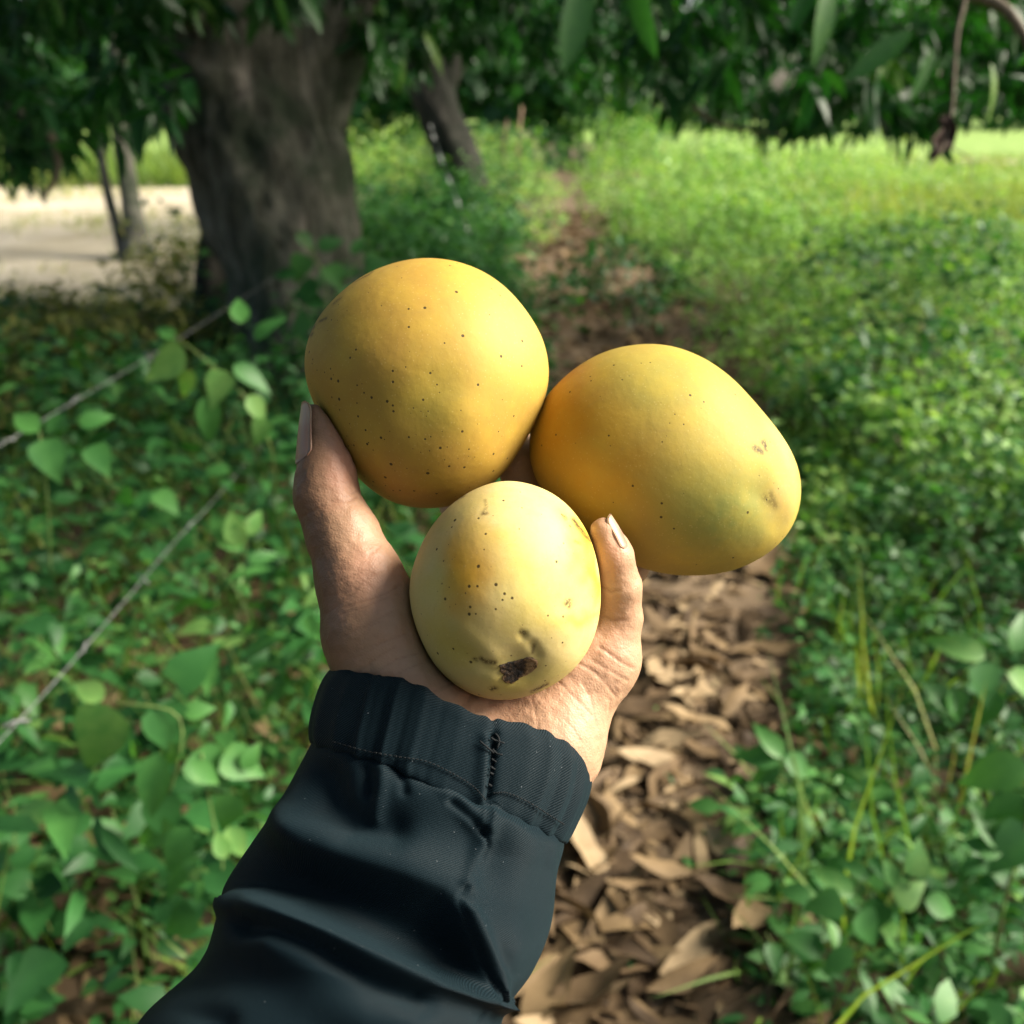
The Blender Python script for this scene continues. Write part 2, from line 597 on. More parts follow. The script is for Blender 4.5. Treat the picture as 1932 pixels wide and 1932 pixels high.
near = np.linspace(-6, 6, 121)
far = np.array([8, 12, 18, 28, 45, 80, 150, 300, 600])
v, f = sheet(np.concatenate([-far[::-1], near, far]), np.concatenate([[-300, -100, -40, -15], np.linspace(-6, 13, 161), [16, 20, 26, 35, 50, 80, 150, 300, 700]]))
tag(obj('ground', mesh_np('ground', v, f), M_SOIL), kind='structure')
ys = np.linspace(-2, 32, 240)
tt = np.linspace(-1, 1, 15)
T, Y = np.meshgrid(tt, ys)
wob = 0.10 * vnoise(np.stack([Y.ravel() * 1.5, np.sign(T.ravel()) * 5, 0 * Y.ravel()], 1), 9).reshape(Y.shape)
X = path_c(Y) + T * (path_w(Y) * 1.15 + wob)
v = np.stack([X.ravel(), Y.ravel(), (gz(X, Y) + 0.012 - 0.01 * np.abs(T) ** 3).ravel()], 1)
j, i = np.meshgrid(np.arange(len(ys) - 1), np.arange(14), indexing='ij')
a = (j * 15 + i).ravel()
tag(obj('path', mesh_np('path', v, np.stack([a, a + 1, a + 16, a + 15], 1)), M_PATH), kind='structure')


def edge_warp(amp, s):
    def fn(X, Y):
        n1 = vnoise(np.stack([X.ravel() * s, Y.ravel() * s, 0 * X.ravel()], 1), 21).reshape(X.shape)
        n2 = vnoise(np.stack([X.ravel() * s, Y.ravel() * s, 0 * X.ravel() + 7], 1), 22).reshape(X.shape)
        return X + amp * n1, Y + amp * n2
    return fn


v, f = sheet(np.linspace(3.2, 160, 80), np.concatenate([np.linspace(17, 60, 60), np.linspace(62, 260, 20)]), 0.012, edge_warp(0.9, 0.5))
tag(obj('green_field', mesh_np('green_field', v, f), M_FIELD), kind='structure')
v, f = sheet(np.linspace(-15.0, -2.4, 60), np.linspace(5.9, 21, 80), 0.012, edge_warp(0.5, 0.7))
tag(obj('bare_field', mesh_np('bare_field', v, f), M_BARE), kind='structure')
v, f = sheet(np.linspace(-160, -1.5, 80), np.concatenate([np.linspace(22.5, 60, 50), np.linspace(62, 260, 20)]), 0.016, edge_warp(0.8, 0.5))
tag(obj('distant_field', mesh_np('distant_field', v, f), M_FIELD), kind='structure')
v, f = sheet(np.linspace(5, 60, 50), np.linspace(27.0, 30.5, 12), 0.025, edge_warp(0.6, 0.4))
tag(obj('field_bank', mesh_np('field_bank', v, f), M_BARE), kind='structure')

# ------------------------------------------------------------------ leaf making
OVATE = ([0, .12, .3, .5, .72, .9, 1], [.03, .36, .5, .47, .30, .11, .0])
HEART = ([0, .06, .22, .42, .65, .86, 1], [.10, .42, .5, .45, .28, .11, .0])
LANCE = ([0, .1, .3, .5, .7, .88, 1], [.06, .27, .46, .5, .40, .19, .0])
BLADE = ([0, .3, .6, 1], [.5, .5, .36, .0])
ROUND2 = ([0, .45, 1], [.08, .5, .0])


def leaf_tmpl(prof, wid, fold=0.22, droop=0.25, twist=0.0, wave=0.0, seed=0):
    t = np.array(prof[0])
    hw = np.array(prof[1]) * wid
    n = len(t)
    v = []
    for k in range(n):
        zz = -droop * t[k] ** 2 + 0.02 * math.sin(seed * 3 + k * 1.7) * (wave > 0)
        a = twist * t[k]
        ca, sa = math.cos(a), math.sin(a)
        for s in (-1, 0, 1):
            x = s * hw[k]
            z = fold * abs(x) + wave * hw[k] * math.sin(k * 2.1 + s * 1.3 + seed)
            v.append((x * ca - z * sa, t[k], zz + x * sa + z * ca))
    f = []
    for k in range(n - 1):
        a = k * 3
        f += [(a, a + 1, a + 4, a + 3), (a + 1, a + 2, a + 5, a + 4)]
    return np.array(v), np.array(f)


def flat_tmpl(prof, wid, droop=0.25):
    """cheap leaf: one strip, two wide"""
    t = np.array(prof[0])
    hw = np.array(prof[1]) * wid
    v, f = [], []
    for k in range(len(t)):
        for s in (-1, 1):
            v.append((s * hw[k], t[k], -droop * t[k] ** 2))
    for k in range(len(t) - 1):
        a = k * 2
        f.append((a, a + 1, a + 3, a + 2))
    return np.array(v), np.array(f)


def basis(axis, up):
    """(n,3) leaf axes and face hints -> (n,3,3) with columns x, y(axis), z(face)"""
    y = axis / (np.linalg.norm(axis, axis=1, keepdims=True) + 1e-9)
    x = np.cross(y, up)
    x /= np.linalg.norm(x, axis=1, keepdims=True) + 1e-9
    z = np.cross(x, y)
    return np.stack([x, y, z], 2)


def bulk(tm, B, pos, size):
    """many transformed copies of one template -> verts, faces"""
    tv, tf = tm
    V = np.einsum('nij,kj->nki', B * np.asarray(size)[:, None, None], tv) + pos[:, None, :]
    Fc = tf[None] + (np.arange(len(pos)) * len(tv))[:, None, None]
    return V.reshape(-1, 3), Fc.reshape(-1, tf.shape[1]), len(tv)


def bulk_mesh(name, tmpls, B, pos, size, tone):
    vs, fs, ts, off = [], [], [], 0
    idx = np.arange(len(pos)) % len(tmpls)
    for k, tm in enumerate(tmpls):
        s = idx == k
        if not s.any():
            continue
        v, f, nv = bulk(tm, B[s], pos[s], size[s])
        vs.append(v)
        fs.append(f + off)
        ts.append(np.repeat(tone[s], nv))
        off += len(v)
    return mesh_np(name, np.concatenate(vs), [np.concatenate(fs)], {'tone': np.concatenate(ts)})


def rand_dirs(n, el0, el1, r=None):
    r = r or rng
    az = r.uniform(0, 2 * math.pi, n)
    el = r.uniform(el0, el1, n)
    return np.stack([np.cos(az) * np.cos(el), np.sin(az) * np.cos(el), np.sin(el)], 1)


def cover_leaves(base, height, per, lsize, spread, el=(-0.5, 0.6), tone0=0.4, tvar=0.25, r=None):
    """leaves of many low plants: returns B, pos, size, tone"""
    r = r or rng
    n = len(base)
    k = np.repeat(np.arange(n), per)
    t = np.sqrt(r.uniform(0.05, 1, len(k)))
    d = rand_dirs(len(k), el[0], el[1], r)
    lean = r.normal(0, 0.25, (n, 2))
    pos = np.empty((len(k), 3))
    off = spread * r.uniform(0.1, 1, len(k)) * (1.15 - 0.7 * t)
    pos[:, 0] = base[k, 0] + d[:, 0] * off + lean[k, 0] * height[k] * t
    pos[:, 1] = base[k, 1] + d[:, 1] * off + lean[k, 1] * height[k] * t
    pos[:, 2] = base[k, 2] + height[k] * t
    up = np.array([0, 0, 1.0]) + r.normal(0, 0.38, (len(k), 3))
    size = lsize[k] * r.uniform(0.6, 1.25, len(k))
    tone = np.clip(tone0 + r.normal(0, tvar, len(k)) + r.normal(0, 0.12, n)[k], 0, 1)
    return basis(d, up), pos, size, tone


OVATE4 = ([0, .28, .66, 1], [.05, .5, .36, .0])
LANCE4 = ([0, .3, .68, 1], [.06, .46, .41, .0])
WT = [leaf_tmpl(LANCE4, 0.30, 0.25, 0.35, 0.2, seed=4), leaf_tmpl(OVATE4, 0.62, 0.25, 0.28, seed=1), leaf_tmpl(([0, .1, .4, .72, 1], [.1, .44, .5, .27, .0]), 0.72, 0.2, 0.2, seed=2), leaf_tmpl(OVATE4, 0.5, 0.3, 0.4, 0.3, seed=3)]
LTC = [leaf_tmpl(LANCE4, 0.23, 0.25, 0.22, seed=1), leaf_tmpl(LANCE4, 0.27, 0.2, 0.35, 0.4, seed=2), leaf_tmpl(LANCE4, 0.21, 0.35, 0.1, -0.5, seed=3)]
WS = [flat_tmpl(ROUND2, 0.6, 0.25), flat_tmpl(ROUND2, 0.48, 0.4), flat_tmpl(([0, .35, .7, 1], [.1, .5, .38, 0]), .62, .3)]
LT = [leaf_tmpl(LANCE, 0.22, 0.25, 0.22, seed=1), leaf_tmpl(LANCE, 0.26, 0.2, 0.35, 0.4, seed=2), leaf_tmpl(LANCE, 0.20, 0.35, 0.1, -0.5, seed=3)]
GT = [flat_tmpl(BLADE, 0.045, 0.25), flat_tmpl(BLADE, 0.035, 0.6)]


def scatter(n, x0, x1, y0, y1, clear=0.9, r=None, clump=None):
    r = r or rng
    p = np.stack([r.uniform(x0, x1, n), r.uniform(y0, y1, n)], 1)
    edge = path_w(p[:, 1]) * clear * (1 + 0.35 * vnoise(np.stack([p[:, 1] * 1.3, p[:, 0] * 0, 0 * p[:, 1]], 1), 31))
    keep = np.abs(p[:, 0] - path_c(p[:, 1])) > edge
    if clump:
        cn = vnoise(np.stack([p[:, 0] * clump[0], p[:, 1] * clump[0], 0 * p[:, 0]], 1), 41)
        keep &= cn + r.normal(0, 0.25, n) > clump[1]
    p = p[keep]
    return np.concatenate([p, gz(p[:, 0], p[:, 1])[:, None]], 1)


def in_view(p, m=250):
    q = world_px(p)
    return (q[:, 2] > 0.3) & (q[:, 0] > -m) & (q[:, 0] < 1932 + m) & (q[:, 1] > -m) & (q[:, 1] < 1932 + m)


# ------------------------------------------------------------------ ground cover nobody could count
def cover(name, label, cat, n, area, h, per, ls, spread, mat, tm, tone0, tvar=0.22, el=(-.5, .6), clear=0.95, clump=None):
    b = scatter(n, *area, clear=clear, clump=clump)
    b = b[in_view(b, 1100)]
    hh = rng.uniform(h[0], h[1], len(b)) * (0.45 + 1.1 * (vnoise(b * [1.1, 1.1, 0], 51) * 0.5 + 0.5))
    d = np.abs(b[:, 0] - path_c(b[:, 1])) - path_w(b[:, 1])
    hh *= np.clip(0.45 + d / 0.9, 0.35, 1)
    B, pos, size, tone = cover_leaves(b, hh, per, rng.uniform(ls[0], ls[1], len(b)), spread, el, tone0, tvar)
    tone = np.clip(tone + 0.14 * vnoise(pos * [0.8, 0.8, 0], 61) + 0.26 * vnoise(pos * [1.9, 1.9, 0], 63), 0, 1)
    o = obj(name, bulk_mesh(name, tm, B, pos, size, tone), mat)
    tag(o, label, cat, kind='stuff')
    return o


cover('undergrowth', 'dense low green undergrowth left of the path', 'undergrowth', 1650, (-4.8, 0.2, 0.4, 6.5), (.12, .55), 15, (.03, .095), .17, M_WEED, WT, 0.26, 0.30, clear=1.0)
cover('ground_creeper', 'small green creeping leaves over the litter beside the path', 'ground cover', 2100, (-3.4, 3.2, 0.4, 5.0), (.02, .10), 7, (.02, .045), .08, M_WEED, WS, 0.45, clear=0.72)
cover('olive_undergrowth', 'sunlit olive weeds in front of the bare field on the left', 'undergrowth', 1500, (-7.0, -1.7, 4.2, 7.2), (.08, .30), 16, (.03, .06), .2, M_OLIVE, WS, 0.55, clump=(0.9, -0.55))
cover('right_undergrowth', 'dense green weeds filling the near right side of the path', 'undergrowth', 2300, (0.4, 3.4, 0.4, 4.2), (.10, .36), 17, (.022, .060), .12, M_WEED, WT[:2] + WS, 0.42, clear=1.0)
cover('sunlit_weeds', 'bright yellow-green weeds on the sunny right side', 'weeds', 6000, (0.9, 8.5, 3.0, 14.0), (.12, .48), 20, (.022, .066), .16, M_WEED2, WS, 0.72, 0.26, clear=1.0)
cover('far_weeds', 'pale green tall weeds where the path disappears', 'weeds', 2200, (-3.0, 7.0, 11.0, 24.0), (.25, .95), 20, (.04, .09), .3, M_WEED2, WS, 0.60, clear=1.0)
cover('bush_row', 'green weeds between the big trunk and the path', 'weeds', 900, (-2.2, 0.1, 6.2, 12.5), (.2, .85), 24, (.035, .085), .22, M_WEED, WS, 0.52, clear=0.95)


def grass(name, label, n, area, h, tone0, tvar, clump=None, clear=1.0, tm=None):
    b = scatter(n, *area, clear=clear, clump=clump)
    b = b[in_view(b, 200)]
    per = 6
    k = np.repeat(np.arange(len(b)), per)
    d = rand_dirs(len(k), 0.7, 1.5)
    pos = b[k] + np.concatenate([rng.normal(0, .03, (len(k), 2)), np.zeros((len(k), 1))], 1)
    size = rng.uniform(h[0], h[1], len(k))
    up = rand_dirs(len(k), -0.2, 0.5)
    tone = np.clip(tone0 + rng.normal(0, tvar, len(b))[k] + rng.normal(0, .08, len(k)), 0, 1)
    o = obj(name, bulk_mesh(name, tm or GT, basis(d, up), pos, size, tone), M_GRASS)
    return tag(o, label, 'grass', kind='stuff')


grass('grass', 'green grass blades growing beside the path', 1600, (-2.4, 3.2, 0.9, 5.0), (.08, .24), 0.30, 0.18, clear=0.95)
grass('tall_stalks', 'thin tangled stalks and long grass among the near weeds', 380, (-3.0, 3.2, 1.0, 5.5), (.20, .46), 0.40, 0.25, clear=1.15, tm=[flat_tmpl(BLADE, 0.014, 0.3), flat_tmpl(BLADE, 0.020, 0.6), flat_tmpl(BLADE, 0.010, 0.15)])
grass('field_grass', 'short yellow-green grass across the open field on the right', 10000, (2.6, 26.0, 9.0, 30.0), (.12, .34), 0.58, 0.16)
grass('clearing_grass', 'scattered dry tufts over the pale bare field on the left', 5200, (-14.0, -2.4, 6.4, 22.0), (.06, .22), 0.86, 0.14, clump=(0.45, 0.05))
grass('clearing_edge', 'pale tall grass along the far side of the bare field', 2300, (-16.0, -1.4, 19.5, 24.0), (.3, .8), 0.55, 0.2)
grass('straw_grass', 'tall straw-coloured grass on the right edge of the weeds', 3400, (3.6, 9.5, 10.5, 14.5), (.3, .62), 0.84, 0.12)

grass('olive_grass', 'dry olive grass in front of the bare field on the left', 1200, (-6.5, -1.8, 4.4, 7.6), (.08, .22), 0.78, 0.2)

# ------------------------------------------------------------------ litter
DT = [leaf_tmpl(LANCE, 0.27, 0.35, 0.16, 0.3, 0.12, 1), leaf_tmpl(LANCE, 0.30, -0.3, -0.2, -0.3, 0.15, 2), leaf_tmpl(LANCE, 0.19, 0.9, 0.25, 0.7, 0.1, 3),
      leaf_tmpl(OVATE, 0.44, 0.3, -0.2, 0.3, 0.2, 4), leaf_tmpl(LANCE, 0.23, -0.6, 0.15, -0.6, 0.15, 5), leaf_tmpl(LANCE, 0.31, 0.2, 0.3, 0.2, 0.2, 6)]


def litter():
    n = 5200
    y = 0.55 + 14.4 * rng.uniform(0, 1, n) ** 1.9
    off = rng.normal(0, 0.75, n)
    x = path_c(y) + off * path_w(y) * 1.05
    # a thinner sprinkling under the weeds on the left
    m = 1500
    y2 = rng.uniform(0.9, 4.0, m)
    x2 = rng.uniform(-1.6, 0.3, m)
    x = np.concatenate([x, x2])
    y = np.concatenate([y, y2])
    z = gz(x, y) + 0.016 + rng.uniform(0, 0.022, len(x))
    pos = np.stack([x, y, z], 1)
    ok = in_view(pos, 500)
    pos = pos[ok]
    n = len(pos)
    d = rand_dirs(n, -0.15, 0.22)
    up = np.array([0, 0, 1.0]) + rng.normal(0, 0.32, (n, 3))
    B = basis(d, up)
    size = np.where(rng.uniform(0, 1, n) < .35, rng.uniform(.11, .19, n), rng.uniform(.03, .11, n))
    tone = np.clip(rng.normal(0.42, 0.27, n), 0, 1)
    q = world_px(pos)
    inside = (q[:, 0] > 20) & (q[:, 0] < 1912) & (q[:, 1] > 20) & (q[:, 1] < 1925)
    # hidden behind the arm and fruit: leave those to the mass
    hid = ((q[:, 0] > 430) & (q[:, 0] < 1090) & (q[:, 1] > 1250)) | ((q[:, 0] > 620) & (q[:, 0] < 1200) & (q[:, 1] > 900)) | ((q[:, 0] > 600) & (q[:, 0] < 1480) & (q[:, 1] > 520) & (q[:, 1] < 1060))
    show = size / q[:, 2] * inside * ~hid * (np.abs(pos[:, 0] - path_c(pos[:, 1])) < 1.1 * path_w(pos[:, 1]))
    big = np.argsort(-show)[:280]
    mask = np.zeros(n, bool)
    mask[big] = True
    variants = []
    for k, (tv, tf) in enumerate(DT):
        for tn in (0.05, 0.3, 0.5, 0.85):
            variants.append(mesh_np('dry_leaf', tv, tf, {'tone': np.full(len(tv), tn)}))
    for i in big:
        kv = int(rng.integers(len(variants)))
        o = obj('dry_leaf', variants[kv], M_DRY)
        M = Matrix(B[i].tolist()).to_4x4()
        M.translation = Vector(pos[i])
        o.matrix_world = M @ Matrix.Scale(float(size[i]), 4)
        lab = '%s %s dry leaf in the litter on the %s stretch of path' % ('small' if size[i] < .1 else 'long', ('dark rotting', 'brown', 'tan', 'pale straw-coloured')[kv % 4], 'nearest' if q[i, 1] > 1600 else 'middle' if q[i, 1] > 1050 else 'far')
        tag(o, lab, 'dry leaf', 'dry leaves on the path')
    r = ~mask
    o = obj('leaf_litter', bulk_mesh('leaf_litter', DT, B[r], pos[r], size[r], tone[r]), M_DRY)
    tag(o, 'brown carpet of fallen mango leaves along the path', 'leaf litter', kind='stuff')


litter()

# ------------------------------------------------------------------ trees
def trunk_mesh(name, pts, radii, seg=40, n=60, rough=0.06, flute=0.05, seed=1, origin=None, flare=0.0):
    c = spline(pts, n)
    r = spline(np.stack([radii, radii, radii], 1), n)[:, 0]
    zrel = np.linspace(0, 1, n)
    v, fl = tube(c, r, seg)
    ang = np.tile(np.arange(seg) / seg * 2 * math.pi, n)
    tz = np.repeat(zrel, seg)
    cc = np.repeat(c, seg, 0)
    rr = np.repeat(r, seg)
    d = v - cc
    q = np.stack([np.cos(ang) * 1.6, np.sin(ang) * 1.6, tz * 5], 1)
    k = 1 + flute * fbm(q, seed, 2) + rough * fbm(q * [2.5, 2.5, 2], seed + 5, 3)
    k += flare * np.exp(-tz * 9) * (0.6 + 0.5 * np.cos(5 * ang + seed))
    v = cc + d * k[:, None]
    o = np.array(origin if origin is not None else c[0])
    return mesh_np(name, v - o, fl), o


MT_ROOT = np.array([-1.30, 5.75, 0.0])
big_tree = empty('mango_tree', MT_ROOT, 'huge old mango tree with a thick mottled grey trunk beside the path', 'tree')
# trunk outline read at y = 620, 500, 300, 150, -60 px (depth about 5.8)
tp = [P(572, 690, 5.85), P(565, 600, 5.85), P(552, 500, 5.82), P(527, 400, 5.8), P(497, 300, 5.8), P(472, 200, 5.8), P(456, 100, 5.8), P(448, 20, 5.8)]
tr = [0.40, 0.36, 0.385, 0.43, 0.465, 0.51, 0.55, 0.57]
tp[0][2] = -0.15
me, _ = trunk_mesh('trunk', tp, tr, 110, 160, 0.06, 0.10, 3, MT_ROOT, 0.06)
obj('trunk', me, M_BARK, big_tree)
limbs = [([P(500, 180, 5.8), P(420, 20, 5.7), P(330, -160, 5.5), P(180, -420, 5.0), P(0, -700, 4.6)], [.34, .33, .30, .24, .16]),
         ([P(540, 260, 5.75), P(590, 120, 5.7), P(615, 0, 5.7), P(640, -200, 5.9), P(760, -500, 6.2)], [.30, .28, .26, .24, .15]),
         ([P(600, 20, 5.8), P(760, -120, 5.6), P(1000, -250, 5.2), P(1300, -330, 4.8), P(1700, -300, 4.6)], [.20, .18, .15, .12, .07]),
         ([P(430, 60, 5.7), P(300, -60, 5.0), P(180, -120, 4.4), P(20, -160, 4.0), P(-200, -120, 3.8)], [.22, .18, .14, .11, .07])]
for k, (lp, lr) in enumerate(limbs):
    me, _ = trunk_mesh('limb', lp, lr, 32, 40, 0.05, 0.06, 11 + k, MT_ROOT)
    obj('limb', me, M_BARK, big_tree)
# a bare low branch sweeping across on the right and one at the top right corner
for pts, r0, r1 in (([P(1270, 120, 4.6), P(1300, 190, 4.6), P(1350, 232, 4.6), P(1420, 245, 4.55), P(1500, 262, 4.5)], .016, .006),
                    ([P(1800, -20, 2.6), P(1880, 6, 2.6), P(1915, 40, 2.6), P(1945, 90, 2.6)], .016, .012),
                    ([P(20, 200, 4.0), P(90, 250, 4.0), P(110, 320, 4.0), P(80, 375, 4.0)], .03, .008)):
    c = spline(pts, 24)
    v, fl = tube(c, np.linspace(r0, r1, 24), 8)
    obj('branch', mesh_np('branch', v - MT_ROOT, fl), M_TWIG, big_tree)


def clusters(cent, per, ls, tone0=0.4, tvar=0.2, droop=(-1.35, 0.1), r=None):
    r = r or rng
    n = len(cent)
    k = np.repeat(np.arange(n), per)
    d = rand_dirs(len(k), droop[0], droop[1], r)
    lean = rand_dirs(n, -0.8, 0.2, r)
    d = d + 0.5 * lean[k]
    pos = cent[k] - lean[k] * (r.uniform(0, 0.16, len(k)))[:, None] + r.normal(0, .02, (len(k), 3))
    up = np.array([0, 0, 1.0]) + r.normal(0, 0.6, (len(k), 3))
    size = r.uniform(ls[0], ls[1], len(k)) * r.uniform(0.75, 1.1, len(k))
    tone = np.clip(tone0 + r.normal(0, tvar, n)[k] + r.normal(0, 0.08, len(k)), 0, 1)
    return basis(d, up), pos, size, tone


# lower edge of the hanging foliage
EX = [-400, 0, 60, 110, 150, 220, 300, 340, 400, 630, 680, 740, 800, 870, 950, 1040, 1120, 1200, 1300, 1400, 1480, 1560, 1650, 1700, 1780, 1860, 1932, 2400]
EY = [360, 370, 385, 370, 290, 265, 290, 220, 120, 110, 160, 200, 170, 140, 160, 205, 240, 200, 245, 285, 305, 305, 290, 262, 250, 262, 262, 300]


def skirt(n, px0, px1, d0, d1, top=-260, r=None):
    r = r or rng
    px = r.uniform(px0, px1, n)
    yb = np.interp(px, EX, EY) - 30
    u = r.uniform(0, 1, n)
    py = yb - (yb - top) * u ** 1.1
    d = r.uniform(d0, d1, n)
    # sag: leaves hang, so the clumps nearest the edge keep a ragged outline
    py -= r.uniform(0, 60, n) * (vnoise(np.stack([px / 90, 0 * px, 0 * px], 1), 71) > -0.1)
    return to_world(camspace(np.stack([px, py, d], 1)))


c1 = np.concatenate([skirt(420, -500, 330, 3.4, 6.8), skirt(160, 330, 650, 6.4, 8.5), skirt(320, 640, 1200, 5.2, 9.0), skirt(620, 1180, 2400, 3.6, 7.5), skirt(60, 250, 640, 4.2, 5.0, -200)[:40]])
keep = c1[:, 2] > 1.15
c1 = c1[keep]
# keep the face of the big trunk mostly clear
q = world_px(c1)
c1 = c1[~((q[:, 0] > 330) & (q[:, 0] < 650) & (q[:, 1] > 20) & (q[:, 2] < 6.3))]
B, pos, size, tone = clusters(c1, 15, (.12, .20), 0.40, 0.22)
q = world_px(pos)
vis = (q[:, 0] > 0) & (q[:, 0] < 1932) & (q[:, 1] > 0) & (q[:, 1] < 1932)
# the front-most leaves in view become single parts
score = np.where(vis, size / np.maximum(q[:, 2], .1), 0)
edge = np.interp(q[:, 0], EX, EY)
score *= 1 + 0.6 * (q[:, 1] > edge - 90)
big = np.argsort(-score)[:230]
mask = np.zeros(len(pos), bool)
mask[big] = True
LV = [mesh_np('leaf', tv, tf, {'tone': np.full(len(tv), tn)}) for tv, tf in LT for tn in (0.3, 0.5, 0.72)]


def part_leaf(parent, root, p, b, s, me, mat=None):
    o = obj('leaf', me, mat or M_MLEAF, parent)
    M = Matrix(np.asarray(b).tolist()).to_4x4()
    M.translation = Vector(np.asarray(p) - root)
    o.matrix_local = M @ Matrix.Scale(float(s), 4)
    return o


for i in big:
    part_leaf(big_tree, MT_ROOT, pos[i], B[i], size[i], LV[int(rng.integers(len(LV)))])
r_ = ~mask
o = obj('crown', bulk_mesh('crown', LTC, B[r_], pos[r_] - MT_ROOT, size[r_], tone[r_]), M_MLEAF, big_tree)
o['kind'] = 'stuff'


# overhead foliage shading the path; unseen foliage behind the camera added to cut fill
def roof_cloud(n, cen, rad, zlo, r=None):
    r = r or rng
    d = rand_dirs(n, -1.2, 1.57, r)
    s = r.uniform(0.55, 1.0, n) ** 0.6
    p = np.array(cen) + d * np.array(rad) * s[:, None]
    p[:, 2] = np.maximum(p[:, 2], zlo + r.uniform(0, .5, n))
    return p


rp = np.concatenate([roof_cloud(1250, (-1.4, 3.0, 4.3), (3.8, 3.4, 1.9), 2.5), roof_cloud(800, (1.4, 4.5, 3.9), (2.4, 2.9, 1.5), 2.4), roof_cloud(800, (-2.6, -1.2, 4.0), (3.0, 3.2, 1.6), 2.6),
                     np.stack([rng.uniform(-6, 1.2, 520), rng.uniform(-5.0, -2.2, 520), rng.uniform(1.1, 4.2, 520)], 1)])  # low skirt behind the camera, added to block frontal fill light
qv = world_px(rp)
rp = rp[~((qv[:, 2] > 0) & (qv[:, 0] > -80) & (qv[:, 0] < 2000) & (qv[:, 1] > 40) & (qv[:, 2] < 5.6))]
B, pos, size, tone = clusters(rp, 12, (.17, .26), 0.4, 0.2, (-1.2, 0.5))
o = obj('crown_roof_blocker', bulk_mesh('crown_roof_blocker', [flat_tmpl(([0, .45, 1], [.12, .5, .0]), 0.27, 0.3)], B, pos - MT_ROOT, size, tone), M_MLEAF, big_tree)
o['kind'] = 'stuff'

# dark slim trunk close to the left of the big trunk
root = ground_at(395, 640)
t = empty('slim_tree', root, 'dark slim trunk leaning in behind the left side of the huge trunk', 'tree')
me, _ = trunk_mesh('trunk', [root - [0, 0, .1], P(398, 560, 6.6), P(402, 480, 6.6), P(428, 390, 6.65), P(470, 270, 6.8), P(500, 80, 6.9), P(510, -200, 6.9)], [.13, .11, .10, .10, .10, .09, .07], 20, 40, .06, .05, 23, root)
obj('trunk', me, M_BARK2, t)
cc = roof_cloud(60, P(290, -220, 6.8), (1.0, 1.0, .6), 2.4)
B, pos, size, tone = clusters(cc, 10, (.14, .2), .35)
obj('crown', bulk_mesh('crown', LTC, B, pos - root, size, tone), M_MLEAF, t)['kind'] = 'stuff'

# second mango tree further along the path
root = ground_at(905, 455)
d2 = float(world_px(root[None])[0, 2])
t = empty('mango_tree', root, 'dark leaning trunk of the second mango tree, further along the path', 'tree')
me, _ = trunk_mesh('trunk', [root - [0, 0, .1], P(890, 400, d2), P(862, 300, d2), P(835, 230, d2), P(812, 160, d2), P(790, 60, d2), P(760, -120, d2)], [.34, .29, .25, .24, .24, .24, .22], 28, 50, .06, .08, 31, root)
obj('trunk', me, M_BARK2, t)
me, _ = trunk_mesh('limb', [P(822, 190, d2), P(860, 110, d2), P(920, 20, d2), P(990, -120, d2)], [.16, .14, .12, .09], 20, 30, .06, .06, 33, root)
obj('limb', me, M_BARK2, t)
cc = np.concatenate([skirt(330, 560, 1330, 8.5, 13.5, -240), roof_cloud(170, P(900, -100, d2), (2.2, 2.4, 1.2), 2.4)])
B, pos, size, tone = clusters(cc, 13, (.15, .24), .40, .22)
obj('crown', bulk_mesh('crown', LTC, B, pos - root, size, tone), M_MLEAF, t)['kind'] = 'stuff'

# a pair of young trees in front of the bare field on the left
for pts, rad, lab, sd in (([(262, 492), (256, 440), (246, 380), (236, 310), (228, 250), (222, 120), (215, -40)], [.20, .125, .10, .092, .09, .08, .06], 'young grey tree trunk with flared dark base at the edge of the bare field', 41),
                          ([(238, 488), (222, 430), (205, 370), (192, 300), (184, 240), (178, 100), (170, -40)], [.08, .055, .05, .045, .042, .04, .03], 'thin pale sapling leaning beside the young grey trunk with the flared base', 43)):
    root = ground_at(*pts[0])
    d3 = float(world_px(root[None])[0, 2])
    t = empty('young_tree', root, lab, 'tree')
    me, _ = trunk_mesh('trunk', [root - [0, 0, .05]] + [P(a, b, d3) for a, b in pts[1:]], rad, 18, 40, .06, .06, sd, root)
    obj('trunk', me, M_BARK, t)
    cc = np.concatenate([skirt(90, 20, 380, d3 - 1.4, d3 + 2.0, -200), roof_cloud(60, P(200, -140, d3), (1.6, 1.6, 1.0), 2.0)])
    B, pos, size, tone = clusters(cc, 12, (.15, .24), .45, .2)
    obj('crown', bulk_mesh('crown', LTC, B, pos - root, size, tone), M_MLEAF, t)['kind'] = 'stuff'

